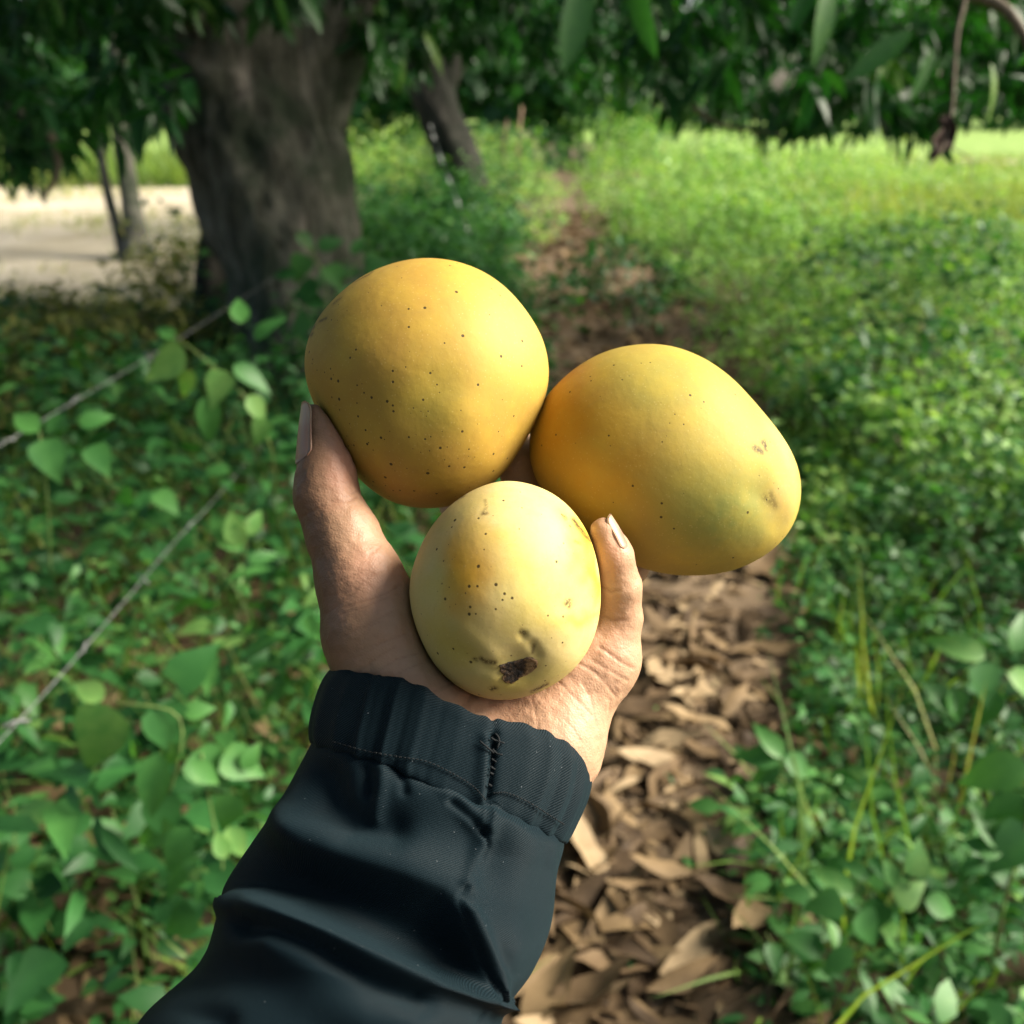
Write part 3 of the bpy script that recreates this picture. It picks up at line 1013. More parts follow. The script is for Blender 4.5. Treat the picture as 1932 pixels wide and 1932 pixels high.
def shrub(px, py, h, wd, label, group, mat, tone0, ls=(.035, .08), n=420):
    root = ground_at(px, py)
    t = empty('shrub', root, label, 'shrub', group)
    for k in range(4):
        a = rng.uniform(0, 6.28)
        top = root + np.array([math.cos(a) * wd * .5, math.sin(a) * wd * .5, h * rng.uniform(.6, .95)])
        v, fl = tube(spline([root - [0, 0, .05], (root + top) / 2 + [0, 0, .05], top], 8), np.linspace(.010, .004, 8), 5)
        obj('stem', mesh_np('stem', v - root, fl), M_TWIG, t)
    nb = 26
    bd = rand_dirs(nb, -.2, 1.5)
    bc = root + np.array([0, 0, h * .5]) + bd * np.array([wd, wd, h * .5]) * (rng.uniform(.25, 1, nb) ** .6)[:, None]
    k = rng.integers(0, nb, n)
    pos = bc[k] + rng.normal(0, .10, (n, 3)) * [1, 1, .8]
    pos[:, 2] = np.maximum(pos[:, 2], .03)
    B = basis(rand_dirs(n, -.7, .6), np.array([0, 0, 1.0]) + rng.normal(0, .5, (n, 3)))
    tone = np.clip(tone0 + rng.normal(0, .12, nb)[k] + rng.normal(0, .16, n), 0, 1)
    o = obj('foliage', bulk_mesh('foliage', WS + [flat_tmpl(LANCE, .3, .3)], B, pos - root, rng.uniform(*ls, n), tone), mat, t)
    o['kind'] = 'stuff'


for a in ((1120, 372, 1.5, .8), (1185, 400, 1.2, .8), (1265, 405, 1.45, .9), (1350, 425, 1.1, .8), (1440, 415, 1.2, .9), (1230, 352, 1.9, 1.1), (1330, 345, 1.7, 1.1), (1430, 350, 1.5, 1.2), (1530, 395, .95, .8), (1180, 465, .7, .6), (1290, 490, .75, .6), (1410, 500, .7, .6), (1540, 480, .7, .6), (1640, 520, .6, .6)):
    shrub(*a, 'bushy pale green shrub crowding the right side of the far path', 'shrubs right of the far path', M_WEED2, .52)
for a in ((715, 470, 1.15, .55), (775, 440, 1.1, .6), (700, 545, .9, .45), (760, 530, .7, .5), (850, 480, .95, .55), (930, 440, .95, .6), (975, 405, 1.1, .7), (1005, 372, 1.2, .7), (905, 400, 1.3, .7), (840, 400, 1.2, .7)):
    shrub(*a, 'green shrub between the huge trunk and the far path', 'shrubs left of the far path', M_WEED, .62)
for a in ((40, 760, .36, .45), (130, 735, .38, .45), (215, 740, .38, .4), (300, 700, .42, .45), (350, 610, .5, .4), (110, 640, .26, .35), (320, 545, .42, .35)):
    shrub(*a, 'olive green shrub in front of the bare field on the left', 'shrubs before the bare field', M_OLIVE, .52)

for a in ((1560, 640, .62, .5), (1680, 600, .6, .5), (1800, 650, .6, .5), (1900, 720, .55, .45), (1480, 720, .5, .4), (1620, 760, .5, .4), (1740, 800, .5, .4), (1860, 860, .45, .35), (1560, 860, .42, .32), (1720, 930, .4, .3), (1400, 600, .6, .5), (1860, 560, .6, .5), (1770, 520, .6, .6)):
    if a[0] % 3 == 0:
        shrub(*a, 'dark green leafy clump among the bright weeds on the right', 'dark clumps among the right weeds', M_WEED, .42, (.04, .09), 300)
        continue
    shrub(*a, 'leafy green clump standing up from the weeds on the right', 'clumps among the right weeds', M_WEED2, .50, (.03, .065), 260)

for a in ((1125, 575, .36, .30), (1205, 640, .34, .26), (1045, 610, .30, .26), (1165, 530, .36, .32), (1250, 575, .30, .26)):
    shrub(*a, 'dark leafy clump spreading over the litter of the path beyond the mangoes', 'clumps on the path beyond the mangoes', M_WEED, .28, (.05, .11), 130)

# far woods closing the view
def wood(name, label, px0, px1, d0, d1, n, hgt):
    px = rng.uniform(px0, px1, n)
    d = rng.uniform(d0, d1, n)
    X = (px - CX) / F * d
    hz = hgt * (0.55 + 0.45 * (vnoise(np.stack([X * .12, d * .1, 0 * d], 1), 81) * .5 + .5))
    z = hz * np.sqrt(rng.uniform(0, 1, n))
    cent = np.stack([X, d, z], 1)
    B = basis(rand_dirs(n, -1.2, .6), rand_dirs(n, 0, 1.5))
    o = obj(name, bulk_mesh(name, [flat_tmpl(ROUND2, .8, .3)], B, cent, rng.uniform(.5, 1.4, n) * d1 / 70, np.clip(rng.normal(.45, .2, n), 0, 1)), M_WEED)
    tag(o, label, 'wood', kind='stuff')


wood('far_wood', 'far dark green line of trees beyond the fields', -2600, 4500, 62, 80, 17000, 9.0)
wood('path_wood', 'shaded green thicket where the path ends', 600, 1240, 24, 30, 4200, 4.2)
# ------------------------------------------------------------------ the three mangoes
def z1(p):
    return [(515.2 + x * .3, 450.8 + y * .3) for x, y in p]


def z2(p):
    return [(901.6 + x * .33333, 579.6 + y * .33333) for x, y in p]


def z3(p):
    return [(740.6 + x * .3, 869.4 + y * .3) for x, y in p]


def zt(p):
    return [(515.2 + x * .3334, 708.4 + y * .3334) for x, y in p]


def zp(p):
    return [(837.2 + x * .2, 1223.6 + y * .2) for x, y in p]


def zs(p):
    return [(257.6 + x * .5, 1223.6 + y * .5) for x, y in p]


def ico(sub):
    import bmesh
    bm = bmesh.new()
    bmesh.ops.create_icosphere(bm, subdivisions=sub, radius=1.0)
    v = np.array([x.co[:] for x in bm.verts])
    f = np.array([[q.index for q in p.verts] for p in bm.faces])
    bm.free()
    return v, f


class Fruit:
    def __init__(self, outline, centre, d, thick, harm=6, lumps=(), seed=0, back=1.0):
        self.c = np.array(centre, float)
        self.d, self.t, self.lumps, self.seed, self.back = d, thick, lumps, seed, back
        o = np.array(outline) - self.c
        th = np.arctan2(-o[:, 1], o[:, 0])
        r = np.hypot(o[:, 0], o[:, 1])
        A = [np.ones_like(th)]
        for k in range(1, harm + 1):
            A += [np.cos(k * th), np.sin(k * th)]
        A = np.stack(A, 1)
        reg = np.diag([0] + [0.0015 * k ** 3 for k in range(1, harm + 1) for _ in (0, 1)])
        self.co = np.linalg.solve(A.T @ A + reg, A.T @ r)
        self.h = harm

    def rad(self, th):
        r = np.full_like(th, self.co[0])
        for k in range(1, self.h + 1):
            r = r + self.co[2 * k - 1] * np.cos(k * th) + self.co[2 * k] * np.sin(k * th)
        return r

    def surf(self, n):
        """unit directions (x right, y up, z toward the camera) -> camera space"""
        th = np.arctan2(n[:, 1], n[:, 0])
        r = self.rad(th) / F * self.d
        cx, cy = (self.c[0] - CX) / F * self.d, -(self.c[1] - CX) / F * self.d
        g = 1 + 0.010 * fbm(n * 1.6, self.seed, 2)
        x = cx + r * n[:, 0] * g
        y = cy + r * n[:, 1] * g
        z = self.d - self.t * n[:, 2] * g
        px = np.stack([self.c[0] + self.rad(th) * n[:, 0], self.c[1] - self.rad(th) * n[:, 1]], 1)
        fr = np.clip(n[:, 2] * 3, 0, 1)
        dd = np.zeros(len(n))
        for poly, wid, amp in self.lumps:
            if len(poly) == 1:
                ds = np.hypot(*(px - np.array(poly[0])).T)
            else:
                ds = poly_dist(px, poly)
            dd += amp * np.exp(-(ds / wid) ** 2)
        return np.stack([x, y, z - dd * fr], 1), px

    def dirs(self, px):
        o = np.asarray(px, float) - self.c
        th = np.arctan2(-o[:, 1], o[:, 0])
        k = np.hypot(o[:, 0], o[:, 1]) / self.rad(th)
        k = np.clip(k, 0, .999)
        return np.stack([k * np.cos(th), k * np.sin(th), np.sqrt(1 - k * k)], 1)

    def build(self, name, mat, sub, base, tints, speckf, scuffs, label):
        n, f = ico(sub)
        c, px = self.surf(n)
        col = np.tile(np.array(base, float), (len(n), 1))
        warp = px + 14 * np.stack([fbm(n * 4, self.seed + 3, 2), fbm(n * 4 + 9, self.seed + 4, 2)], 1)
        front = np.clip(n[:, 2] * 4 + .5, 0, 1)
        for (cx, cy), (rx, ry), cc, am in tints:
            g = np.exp(-(((warp[:, 0] - cx) / rx) ** 2 + ((warp[:, 1] - cy) / ry) ** 2)) * am * front
            col = col * (1 - g[:, None]) + np.array(cc) * g[:, None]
        if self.seed > 1:
            col *= (0.68 if self.seed == 2 else 0.78)
        sp = np.clip(speckf(px, n), 0, 1)
        sc = np.zeros(len(n))
        for poly, wid, am in scuffs:
            sc = np.maximum(sc, am * np.exp(-(poly_dist(px, poly) / (wid * 1.45)) ** 2) * (n[:, 2] > 0))
        wv = to_world(c)
        org = wv.mean(0)
        me = mesh_np(name, wv - org, f[:, ::1], {'pigment_and_light': col, 'speck': sp, 'scuff': sc})
        o = obj(name, me, mat, loc=org)
        tag(o, label, 'mango', 'mangoes held in the hand')
        self.o, self.org = o, org
        return o


O1 = z1([(1000, 140), (1150, 155), (1300, 212), (1420, 285), (1520, 370), (1640, 520), (1715, 700), (1730, 850), (1715, 980), (1660, 1135), (1590, 1270), (1500, 1400), (1420, 1505), (1300, 1600), (1180, 1665), (1050, 1692), (900, 1685), (740, 1645), (600, 1560), (490, 1440), (400, 1280), (300, 1110), (232, 980), (212, 820), (240, 640), (320, 480), (400, 385), (480, 315), (600, 238), (800, 165)])
O2 = z2([(950, 215), (1100, 232), (1250, 290), (1400, 390), (1520, 510), (1640, 660), (1740, 785), (1800, 930), (1812, 1050), (1790, 1170), (1735, 1295), (1640, 1395), (1500, 1465), (1350, 1507), (1200, 1522), (1050, 1510), (900, 1470), (760, 1400), (620, 1310), (500, 1210), (400, 1090), (325, 950), (295, 790), (312, 680), (350, 560), (410, 475), (500, 390), (600, 312), (720, 256), (850, 224)])
O3 = z3([(740, 127), (880, 145), (1000, 205), (1120, 305), (1210, 430), (1270, 590), (1305, 760), (1307, 880), (1285, 1020), (1240, 1150), (1160, 1270), (1050, 1370), (930, 1440), (800, 1480), (680, 1492), (560, 1475), (430, 1420), (320, 1330), (230, 1210), (160, 1060), (125, 930), (117, 830), (130, 680), (170, 560), (240, 430), (320, 325), (430, 225), (580, 148)])
m1 = Fruit(O1, (806, 725), .372, .0425, lumps=[([(905, 815), (940, 880)], 48, .0016), ([(830, 760), (800, 800)], 55, -.0011), ([(960, 850), (1000, 800)], 30, -.0010), ([(860, 880)], 50, .0008)], seed=1)
m2 = Fruit(O2, (1245, 872), .378, .0400, lumps=[([(1418, 960), (1400, 940), (1440, 985)], 26, -.0012), ([(1395, 905), (1380, 930)], 22, -.0006), ([(1330, 1000)], 70, .0008)], seed=2)
m3 = Fruit(O3, (953, 1112), .334, .0335, lumps=[([(978, 1240)], 34, -.0026), ([(978, 1240)], 62, -.0012), ([(880, 1170), (930, 1215)], 18, .0006), ([(860, 1205), (920, 1235)], 15, -.0006), ([(905, 1255), (925, 1262)], 18, .0007), ([(1000, 1195), (1010, 1215)], 9, -.0008), ([(1050, 1160), (1100, 1180)], 24, .0005), ([(985, 1180)], 8, -.0007), ([(1060, 1122)], 5, .0004)], seed=3)
GOLD = (0.345, 0.212, 0.040)
MM1 = mango_mat('mango_skin_freckled', 400, 1.0, 0.095)
MM2 = mango_mat('mango_skin_blushed', 400, 0.60, 0.055)
MM3 = mango_mat('mango_skin_pale', 380, 0.62, 0.075)


def sp1(px, n):
    return 0.26 + 0.95 * np.exp(-(((px[:, 0] - 740) / 150) ** 2 + ((px[:, 1] - 850) / 120) ** 2)) + .5 * np.exp(-(((px[:, 0] - 620) / 60) ** 2 + ((px[:, 1] - 720) / 80) ** 2))


def sp2(px, n):
    return 0.34 + 0.6 * np.exp(-(((px[:, 0] - 1170) / 190) ** 2 + ((px[:, 1] - 790) / 130) ** 2))


def sp3(px, n):
    return 0.62 + 0.4 * np.exp(-(((px[:, 0] - 900) / 120) ** 2 + ((px[:, 1] - 1060) / 160) ** 2))


m1.build('mango', MM1, 7, GOLD, [((830, 790), (95, 60), (0.30, 0.23, 0.036), .75), ((730, 940), (100, 40), (0.32, 0.17, 0.06), .5), ((960, 640), (80, 130), (0.48, 0.35, 0.09), .65), ((660, 600), (70, 60), (0.36, 0.24, 0.04), .6)],  # pale right-hand tint paints the side highlight into the colour; others are skin colour
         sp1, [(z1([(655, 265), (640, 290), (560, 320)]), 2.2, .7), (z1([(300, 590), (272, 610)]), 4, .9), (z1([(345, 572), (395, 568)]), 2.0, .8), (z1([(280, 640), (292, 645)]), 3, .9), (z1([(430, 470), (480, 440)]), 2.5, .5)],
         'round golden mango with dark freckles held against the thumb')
m2.build('mango', MM2, 7, (0.54, 0.385, 0.080), [((1330, 960), (130, 95), (0.27, 0.305, 0.075), .95), ((1230, 740), (130, 70), (0.40, 0.37, 0.080), .8), ((1050, 800), (85, 110), (0.70, 0.33, 0.020), .95), ((1110, 910), (80, 100), (0.60, 0.31, 0.025), .85), ((1075, 720), (40, 40), (0.66, 0.36, 0.11), .7), ((1465, 850), (36, 110), (0.74, 0.58, 0.22), .7), ((1440, 930), (26, 40), (0.60, 0.38, 0.18), .5), ((1360, 840), (60, 40), (0.50, 0.42, 0.10), .4)],
         sp2, [([(1386, 855), (1394, 858)], 4, 1.0), ([(1396, 860), (1400, 862)], 3, 1.0), ([(1407, 846), (1410, 856)], 3.2, 1.0), ([(1400, 846), (1408, 842)], 2.5, .9), ([(1405, 940), (1430, 955), (1418, 935)], 3.5, .5)],
         'largest mango, orange and green-blushed, tapering to the lower right')
m3.build('mango', MM3, 7, (0.70, 0.560, 0.250), [((880, 1075), (58, 100), (0.64, 0.330, 0.030), 1.0), ((930, 1010), (30, 20), (0.70, 0.45, 0.06), .4), ((1095, 1015), (34, 65), (0.74, 0.50, 0.02), .95), ((1115, 1085), (14, 55), (0.74, 0.52, 0.02), .95), ((1080, 1165), (55, 14), (0.76, 0.52, 0.05), .8), ((860, 1200), (70, 55), (0.50, 0.42, 0.11), .8), ((820, 1110), (30, 70), (0.62, 0.54, 0.20), .7), ((1000, 1265), (120, 40), (0.56, 0.46, 0.12), .7), ((1000, 1070), (60, 90), (0.80, 0.66, 0.20), .7), ((905, 945), (45, 25), (0.78, 0.60, 0.22), .6)],
         sp3, [(z3([(1125, 365), (1180, 440), (1235, 500)]), 2.6, 1.0), (z3([(1140, 390), (1210, 480)]), 3.4, .8), (z3([(400, 235), (450, 210)]), 3.0, 1.0), (z3([(1130, 495), (1160, 510)]), 2.0, .6), (z3([(875, 1410), (960, 1362)]), 2.6, 1.0), (z3([(575, 1172), (600, 1190), (650, 1195)]), 3.0, .9), (z3([(630, 1378), (650, 1370)]), 3.0, 1.0), (z3([(805, 1005), (820, 1012)]), 3.0, 1.0), (z3([(580, 330), (600, 325)]), 2.0, .9), (z3([(590, 250), (600, 290), (585, 320)]), 1.3, .6), (z3([(1068, 830), (1090, 835), (1085, 870), (1070, 860), (1068, 830)]), 2.2, .9), (z3([(1065, 345), (1075, 360)]), 2.0, .8), (z3([(880, 1090), (870, 1140)]), 1.8, .7), (z3([(535, 1180), (545, 1180)]), 2.5, .8)],
         'smaller pale yellow mango in the palm, its dark stem scar facing out')


def scar(fr, centre, outline, parent, org):
    """corky irregular scab following the fruit's skin"""
    o = np.array(outline, float)
    rings, n = 16, len(o)
    px = [np.array(centre, float)[None]]
    h = [np.array([0.0002])]
    sv = [np.array([0.0])]
    for k in range(1, rings + 1):
        s = k / rings
        px.append(np.array(centre) + (o - centre) * s)
        hh = 0.00045 - 0.0002 * math.exp(-(s / .3) ** 2)
        h.append(np.full(n, hh if k < rings else -0.0003))
        sv.append(np.full(n, s))
    px = np.concatenate(px)
    h = np.concatenate(h)
    sv = np.concatenate(sv)
    px[1:] += (1.5 * np.stack([fbm(np.concatenate([px[1:] / 7, 0 * px[1:, :1]], 1), 8, 3), fbm(np.concatenate([px[1:] / 7, 0 * px[1:, :1] + 4], 1), 9, 3)], 1)) * sv[1:, None]
    h += 0.00022 * fbm(np.concatenate([px / 5, 0 * px[:, :1]], 1), 5, 2) * (h > -0.0005)
    c, _ = fr.surf(fr.dirs(px))
    ctr = camspace(np.array([[fr.c[0], fr.c[1], fr.d]]))[0]
    nrm = c - ctr
    nrm /= np.linalg.norm(nrm, axis=1, keepdims=True)
    v = to_world(c + nrm * h[:, None]) - org
    i = np.arange(n)
    j = (i + 1) % n
    tri = np.stack([0 * i, 1 + i, 1 + j], 1)
    qs = [np.stack([1 + k * n + i, 1 + (k + 1) * n + i, 1 + (k + 1) * n + j, 1 + k * n + j], 1) for k in range(rings - 1)]
    tan = np.exp(-((px[:, 0] - 998) / 12) ** 2 - ((px[:, 1] - 1240) / 18) ** 2) + .55 * np.exp(-((sv - .97) / .12) ** 2) * (px[:, 1] > 1246)
    tan = np.clip(.42 * sv - .08 + tan + .35 * fbm(np.concatenate([px / 4, 0 * px[:, :1]], 1), 12, 2), 0, 1)
    return obj('stem_scar', mesh_np('stem_scar', v, [tri] + qs, {'tone': tan}), M_SCAR, parent)


so = spline(np.array(z3([(675, 1215), (720, 1195), (790, 1185), (850, 1165), (905, 1195), (890, 1240), (850, 1275), (800, 1300), (760, 1340), (715, 1335), (690, 1305), (700, 1280), (680, 1250), (675, 1215)])), 72)[:-1]
scar(m3, (977, 1245), so, m3.o, m3.org)

# ------------------------------------------------------------------ the hand
def surface_nets(fld, org, h):
    s = fld < 0
    nx, ny, nz = fld.shape
    cx = (slice(0, nx - 1), slice(1, nx))
    cy = (slice(0, ny - 1), slice(1, ny))
    cz = (slice(0, nz - 1), slice(1, nz))
    cnt = np.zeros((nx - 1, ny - 1, nz - 1), np.uint8)
    for a in (0, 1):
        for b in (0, 1):
            for c in (0, 1):
                cnt += s[cx[a], cy[b], cz[c]]
    act = (cnt > 0) & (cnt < 8)
    I = np.argwhere(act)
    idm = -np.ones(act.shape, np.int64)
    idm[act] = np.arange(len(I))
    corner = {}
    for a in (0, 1):
        for b in (0, 1):
            for c in (0, 1):
                corner[a, b, c] = fld[I[:, 0] + a, I[:, 1] + b, I[:, 2] + c].astype(float)
    acc = np.zeros((len(I), 3))
    num = np.zeros(len(I))
    for k0 in corner:
        for ax in range(3):
            if k0[ax] == 0:
                k1 = list(k0)
                k1[ax] = 1
                f0, f1 = corner[k0], corner[tuple(k1)]
                m = (f0 < 0) != (f1 < 0)
                t = np.where(m, f0 / np.where(f0 - f1 == 0, 1, f0 - f1), 0)
                p = np.tile(np.array(k0, float), (len(I), 1))
                p[:, ax] += t
                acc[m] += p[m]
                num += m
    v = org + (I + acc / num[:, None]) * h
    faces = []
    for ax in range(3):
        u, w_ = [(1, 2), (2, 0), (0, 1)][ax]
        lo = [slice(None)] * 3
        hi = [slice(None)] * 3
        lo[ax] = slice(0, fld.shape[ax] - 1)
        hi[ax] = slice(1, fld.shape[ax])
        a, b = s[tuple(lo)], s[tuple(hi)]
        E = np.argwhere(a != b)
        E = E[(E[:, u] > 0) & (E[:, w_] > 0) & (E[:, u] < fld.shape[u] - 1) & (E[:, w_] < fld.shape[w_] - 1)]
        ins = a[tuple(E.T)]
        q = []
        for du, dw in ((-1, -1), (0, -1), (0, 0), (-1, 0)):
            e = E.copy()
            e[:, u] += du
            e[:, w_] += dw
            q.append(idm[tuple(e.T)])
        q = np.stack(q, 1)
        q[~ins] = q[~ins][:, ::-1]
        faces.append(q)
    return v, np.concatenate(faces)


def cone(G, a, b, ra, rb):
    ba = b - a
    X, Y, Z = G[0] - a[0], G[1] - a[1], G[2] - a[2]
    t = np.clip((X * ba[0] + Y * ba[1] + Z * ba[2]) / (ba @ ba), 0, 1)
    d = np.sqrt((X - t * ba[0]) ** 2 + (Y - t * ba[1]) ** 2 + (Z - t * ba[2]) ** 2)
    return d - (ra + (rb - ra) * t)


def smin(a, b, k):
    h = np.clip(0.5 + 0.5 * (b - a) / k, 0, 1)
    return b + (a - b) * h - k * h * (1 - h)


def chain(G, pts, k):
    pts = [(camspace(np.array([p[:3]]))[0].astype(np.float32), p[3]) for p in pts]
    r = None
    for (a, ra), (b, rb) in zip(pts[:-1], pts[1:]):
        d = cone(G, a, b, ra, rb)
        r = d if r is None else smin(r, d, k)
    return r


HV = 0.0012
lo = np.array([-.098, -.215, .255])
hi = np.array([.070, .048, .452])
# the hand proper (fine grid)
g = [np.arange(l, h_, HV, dtype=np.float32) for l, h_ in zip((-.085, -.128, .295), (.066, .046, .448))]
G = np.meshgrid(*g, indexing='ij', sparse=True)
thumb = chain(G, [(597, 777, .3535, .0034), (605, 800, .3535, .0056), (614, 848, .353, .0080), (616, 893, .352, .0096), (615, 938, .351, .0104), (646, 1008, .349, .0119), (680, 1098, .346, .0146), (714, 1190, .344, .0174), (758, 1330, .344, .0190)], .0045)
pinky = chain(G, [(1139, 1003, .3385, .0050), (1155, 1047, .341, .0068), (1169, 1109, .346, .0073), (1167, 1163, .351, .0080), (1140, 1240, .354, .0115)], .003)
ring = chain(G, [(1236, 940, .4225, .0060), (1215, 1000, .4155, .0075), (1184, 1064, .400, .0085), (1148, 1118, .388, .0088), (1085, 1200, .374, .0120)], .003)
middle = chain(G, [(968, 815, .4150, .0060), (980, 872, .3975, .0086), (1002, 960, .3985, .0092), (1010, 1160, .386, .0125)], .003)
index = chain(G, [(828, 838, .4245, .0060), (848, 900, .4155, .0085), (890, 1000, .403, .0095), (925, 1150, .385, .0125)], .003)
WR = (880, 1430, .351)
palm = chain(G, [(1140, 1245, .3545, .0110), (1105, 1240, .357, .0150), (1030, 1400, .350, .0185)], .012)
for a, ra in (((1085, 1205, .376), .0135), ((1010, 1165, .387), .0135), ((925, 1155, .386), .0130)):
    palm = smin(palm, chain(G, [(*a, ra), (*WR, .0170)], .01), .012)
palm = smin(palm, chain(G, [(714, 1195, .345, .0165), (780, 1340, .344, .0195), (830, 1440, .348, .0200)], .01), .010)
palm = smin(palm, chain(G, [(745, 1255, .354, .0120), (870, 1225, .374, .0130)], .01), .012)
palm = smin(palm, chain(G, [(1020, 1410, .348, .0180), (930, 1560, .345, .0190)], .01), .012)
palm = smin(palm, chain(G, [(850, 1440, .347, .0190), (840, 1570, .345, .0200)], .01), .012)
fld = None
for fg, kk in ((thumb, .008), (pinky, .005), (ring, .006), (middle, .006), (index, .006)):
    t_ = smin(palm, fg, kk)
    fld = t_ if fld is None else np.minimum(fld, t_)
# skin yields where the fruit presses on it
for fr in (m1, m2, m3):
    cc_ = camspace(np.array([[fr.c[0], fr.c[1], fr.d]]))[0]
    dx, dy, dz = G[0] - cc_[0], G[1] - cc_[1], G[2] - cc_[2]
    th = np.arctan2(dy, dx)
    rr = np.sqrt(dx * dx + dy * dy)
    rad_ = fr.rad(th) / F * fr.d
    k_ = np.sqrt((rr / rad_) ** 2 + (dz / fr.t) ** 2)
    fd = (k_ - 1) * fr.t * 0.97
    fld = -smin(-fld, fd - 0.0004, .0020)
hv, hf = surface_nets(fld.astype(np.float32), np.array([a_[0] for a_ in g], float), HV)
del G, fld, palm, thumb, pinky, ring, middle, index
_a, _b2, _c = hv[hf[:, 0]], hv[hf[:, 1]], hv[hf[:, 2]]
if (np.cross(_b2 - _a, _c - _a) * (_a - hv.mean(0))).sum() < 0:
    hf = hf[:, ::-1]
hm = mesh_np('hand_raw', hv, hf)
tmp = bpy.data.objects.new('hand_raw', hm)
COL.objects.link(tmp)
md = tmp.modifiers.new('s', 'SMOOTH')
md.factor, md.iterations = 0.5, 6
md = tmp.modifiers.new('u', 'SUBSURF')
md.levels = md.render_levels = 1
ev = tmp.evaluated_get(bpy.context.evaluated_depsgraph_get())
m_ev = bpy.data.meshes.new_from_object(ev)
nv = len(m_ev.vertices)
hv = np.empty(nv * 3, np.float32)
m_ev.vertices.foreach_get('co', hv)
hv = hv.reshape(-1, 3).astype(float)
hn = np.empty(nv * 3, np.float32)
m_ev.vertices.foreach_get('normal', hn)
hn = hn.reshape(-1, 3).astype(float)
hf = np.empty(len(m_ev.polygons) * 4, np.int32)
m_ev.loops.foreach_get('vertex_index', hf)
hf = hf.reshape(-1, 4)
bpy.data.objects.remove(tmp)
bpy.data.meshes.remove(hm)
bpy.data.meshes.remove(m_ev)
px = to_px(hv)
front = np.clip(-(hn * hv).sum(1) / np.linalg.norm(hv, axis=1) * 3, 0, 1)
CR = [  # skin folds: polyline, width px, depth m, darkness painted in as fold shade
    (zt([(330, 714), (400, 714), (440, 706), (472, 690)]), 3.0, .0008, .9), (zt([(395, 690), (430, 682), (470, 655)]), 2.6, .0005, .6),
    (zt([(160, 805), (215, 775), (280, 738)]), 2.6, .0005, .6), (zt([(140, 700), (200, 730), (260, 715)]), 2.0, .0003, .3),
    (zt([(548, 1008), (580, 990), (615, 960)]), 2.4, .0005, .6), (zt([(265, 1110), (340, 1095), (430, 1098)]), 1.8, .0003, .5),
    (zt([(285, 1185), (420, 1150), (525, 1100)]), 1.8, .0003, .5), (zt([(295, 1250), (450, 1222), (560, 1125)]), 2.0, .0004, .6),
    (zt([(305, 1350), (420, 1262), (485, 1205)]), 2.2, .0005, .7), (zt([(400, 1312), (540, 1268), (640, 1235), (720, 1185)]), 2.2, .0005, .7),
    (zt([(380, 1352), (520, 1312), (650, 1255)]), 1.8, .0004, .5), (zt([(440, 1452), (560, 1395), (675, 1335)]), 2.0, .0004, .55),
    (zt([(385, 1482), (490, 1440), (600, 1395)]), 1.8, .0003, .5), (zt([(465, 1565), (600, 1515), (745, 1465)]), 2.0, .0004, .6),
    (zt([(450, 1612), (600, 1525), (690, 1485)]), 1.8, .0003, .45), (zt([(475, 1685), (600, 1590), (690, 1535)]), 2.2, .0004, .65),
    (zt([(565, 1695), (700, 1605), (810, 1575)]), 2.0, .0004, .55), (zt([(640, 1720), (760, 1660), (850, 1625)]), 1.8, .0003, .5),
    (zt([(330, 1200), (400, 1240), (470, 1250)]), 1.5, .00025, .4), (zt([(350, 1130), (420, 1190), (520, 1230)]), 1.5, .00025, .35),
    (zt([(500, 1150), (560, 1200), (600, 1240)]), 1.5, .00025, .35), (zt([(860, 1800), (980, 1760), (1060, 1720)]), 2.0, .0004, .5),
    (zp([(1480, -10), (1620, 90), (1700, 140), (1790, 185)]), 3.6, .0011, 1.0), (zp([(1410, 115), (1560, 205), (1730, 300)]), 2.4, .0006, .55),
    (zp([(1260, 130), (1420, 220), (1540, 340), (1620, 450)]), 3.2, .0009, .9), (zp([(1520, 270), (1600, 360), (1650, 420)]), 2.2, .0004, .4),
    (zp([(1295, 320), (1380, 440), (1420, 600), (1445, 740)]), 2.2, .00045, .55), (zp([(1075, 300), (1250, 480), (1400, 635)]), 2.2, .0005, .6),
    (zp([(830, 470), (860, 600), (888, 700), (880, 820)]), 2.4, .0005, .45), (zp([(1140, 665), (1240, 780), (1290, 870)]), 2.0, .0004, .55),
    (zp([(1335, 750), (1385, 860)]), 1.8, .0003, .4), (zp([(1210, 860), (1205, 960)]), 1.8, .0003, .35),
    (zp([(1560, 480), (1565, 600), (1545, 700)]), 2.4, .0004, .35),
    (zp([(200, 520), (240, 470), (300, 420)]), 8, .0018, .55),
    (z3([(1305, 960), (1380, 1002), (1475, 1002)]), 2.8, .0006, .8), (z3([(1320, 985), (1390, 1018), (1455, 1015)]), 2.0, .0004, .4),
    (z3([(1310, 790), (1375, 826), (1425, 812)]), 3.0, .0008, .8), (z3([(1440, 700), (1470, 760), (1500, 800)]), 2.2, .0002, .2),
    (z3([(1330, 1150), (1420, 1190), (1500, 1200)]), 1.6, .0002, .3)]
dis = np.zeros(nv)
crease_shade = np.zeros(nv)
for poly, wd, dp, dk in CR:
    pa = np.array(poly)
    b0, b1 = pa.min(0) - 40, pa.max(0) + 40
    s_ = (px > b0).all(1) & (px < b1).all(1) & (front > 0.02)
    ds = poly_dist(px[s_], poly)
    dp, dk, wd = dp * .30, dk * .72, wd * 1.1
    dis[s_] -= dp * (np.exp(-(ds / wd) ** 2) - 0.10 * np.exp(-((ds - 2.6 * wd) / (1.5 * wd)) ** 2))
    crease_shade[s_] = np.maximum(crease_shade[s_], dk * np.exp(-(ds / (wd * 0.75)) ** 2))
hv = hv + hn * (dis * front)[:, None]
hv += hn * (0.00022 * fbm(hv * 260, 91, 3))[:, None]
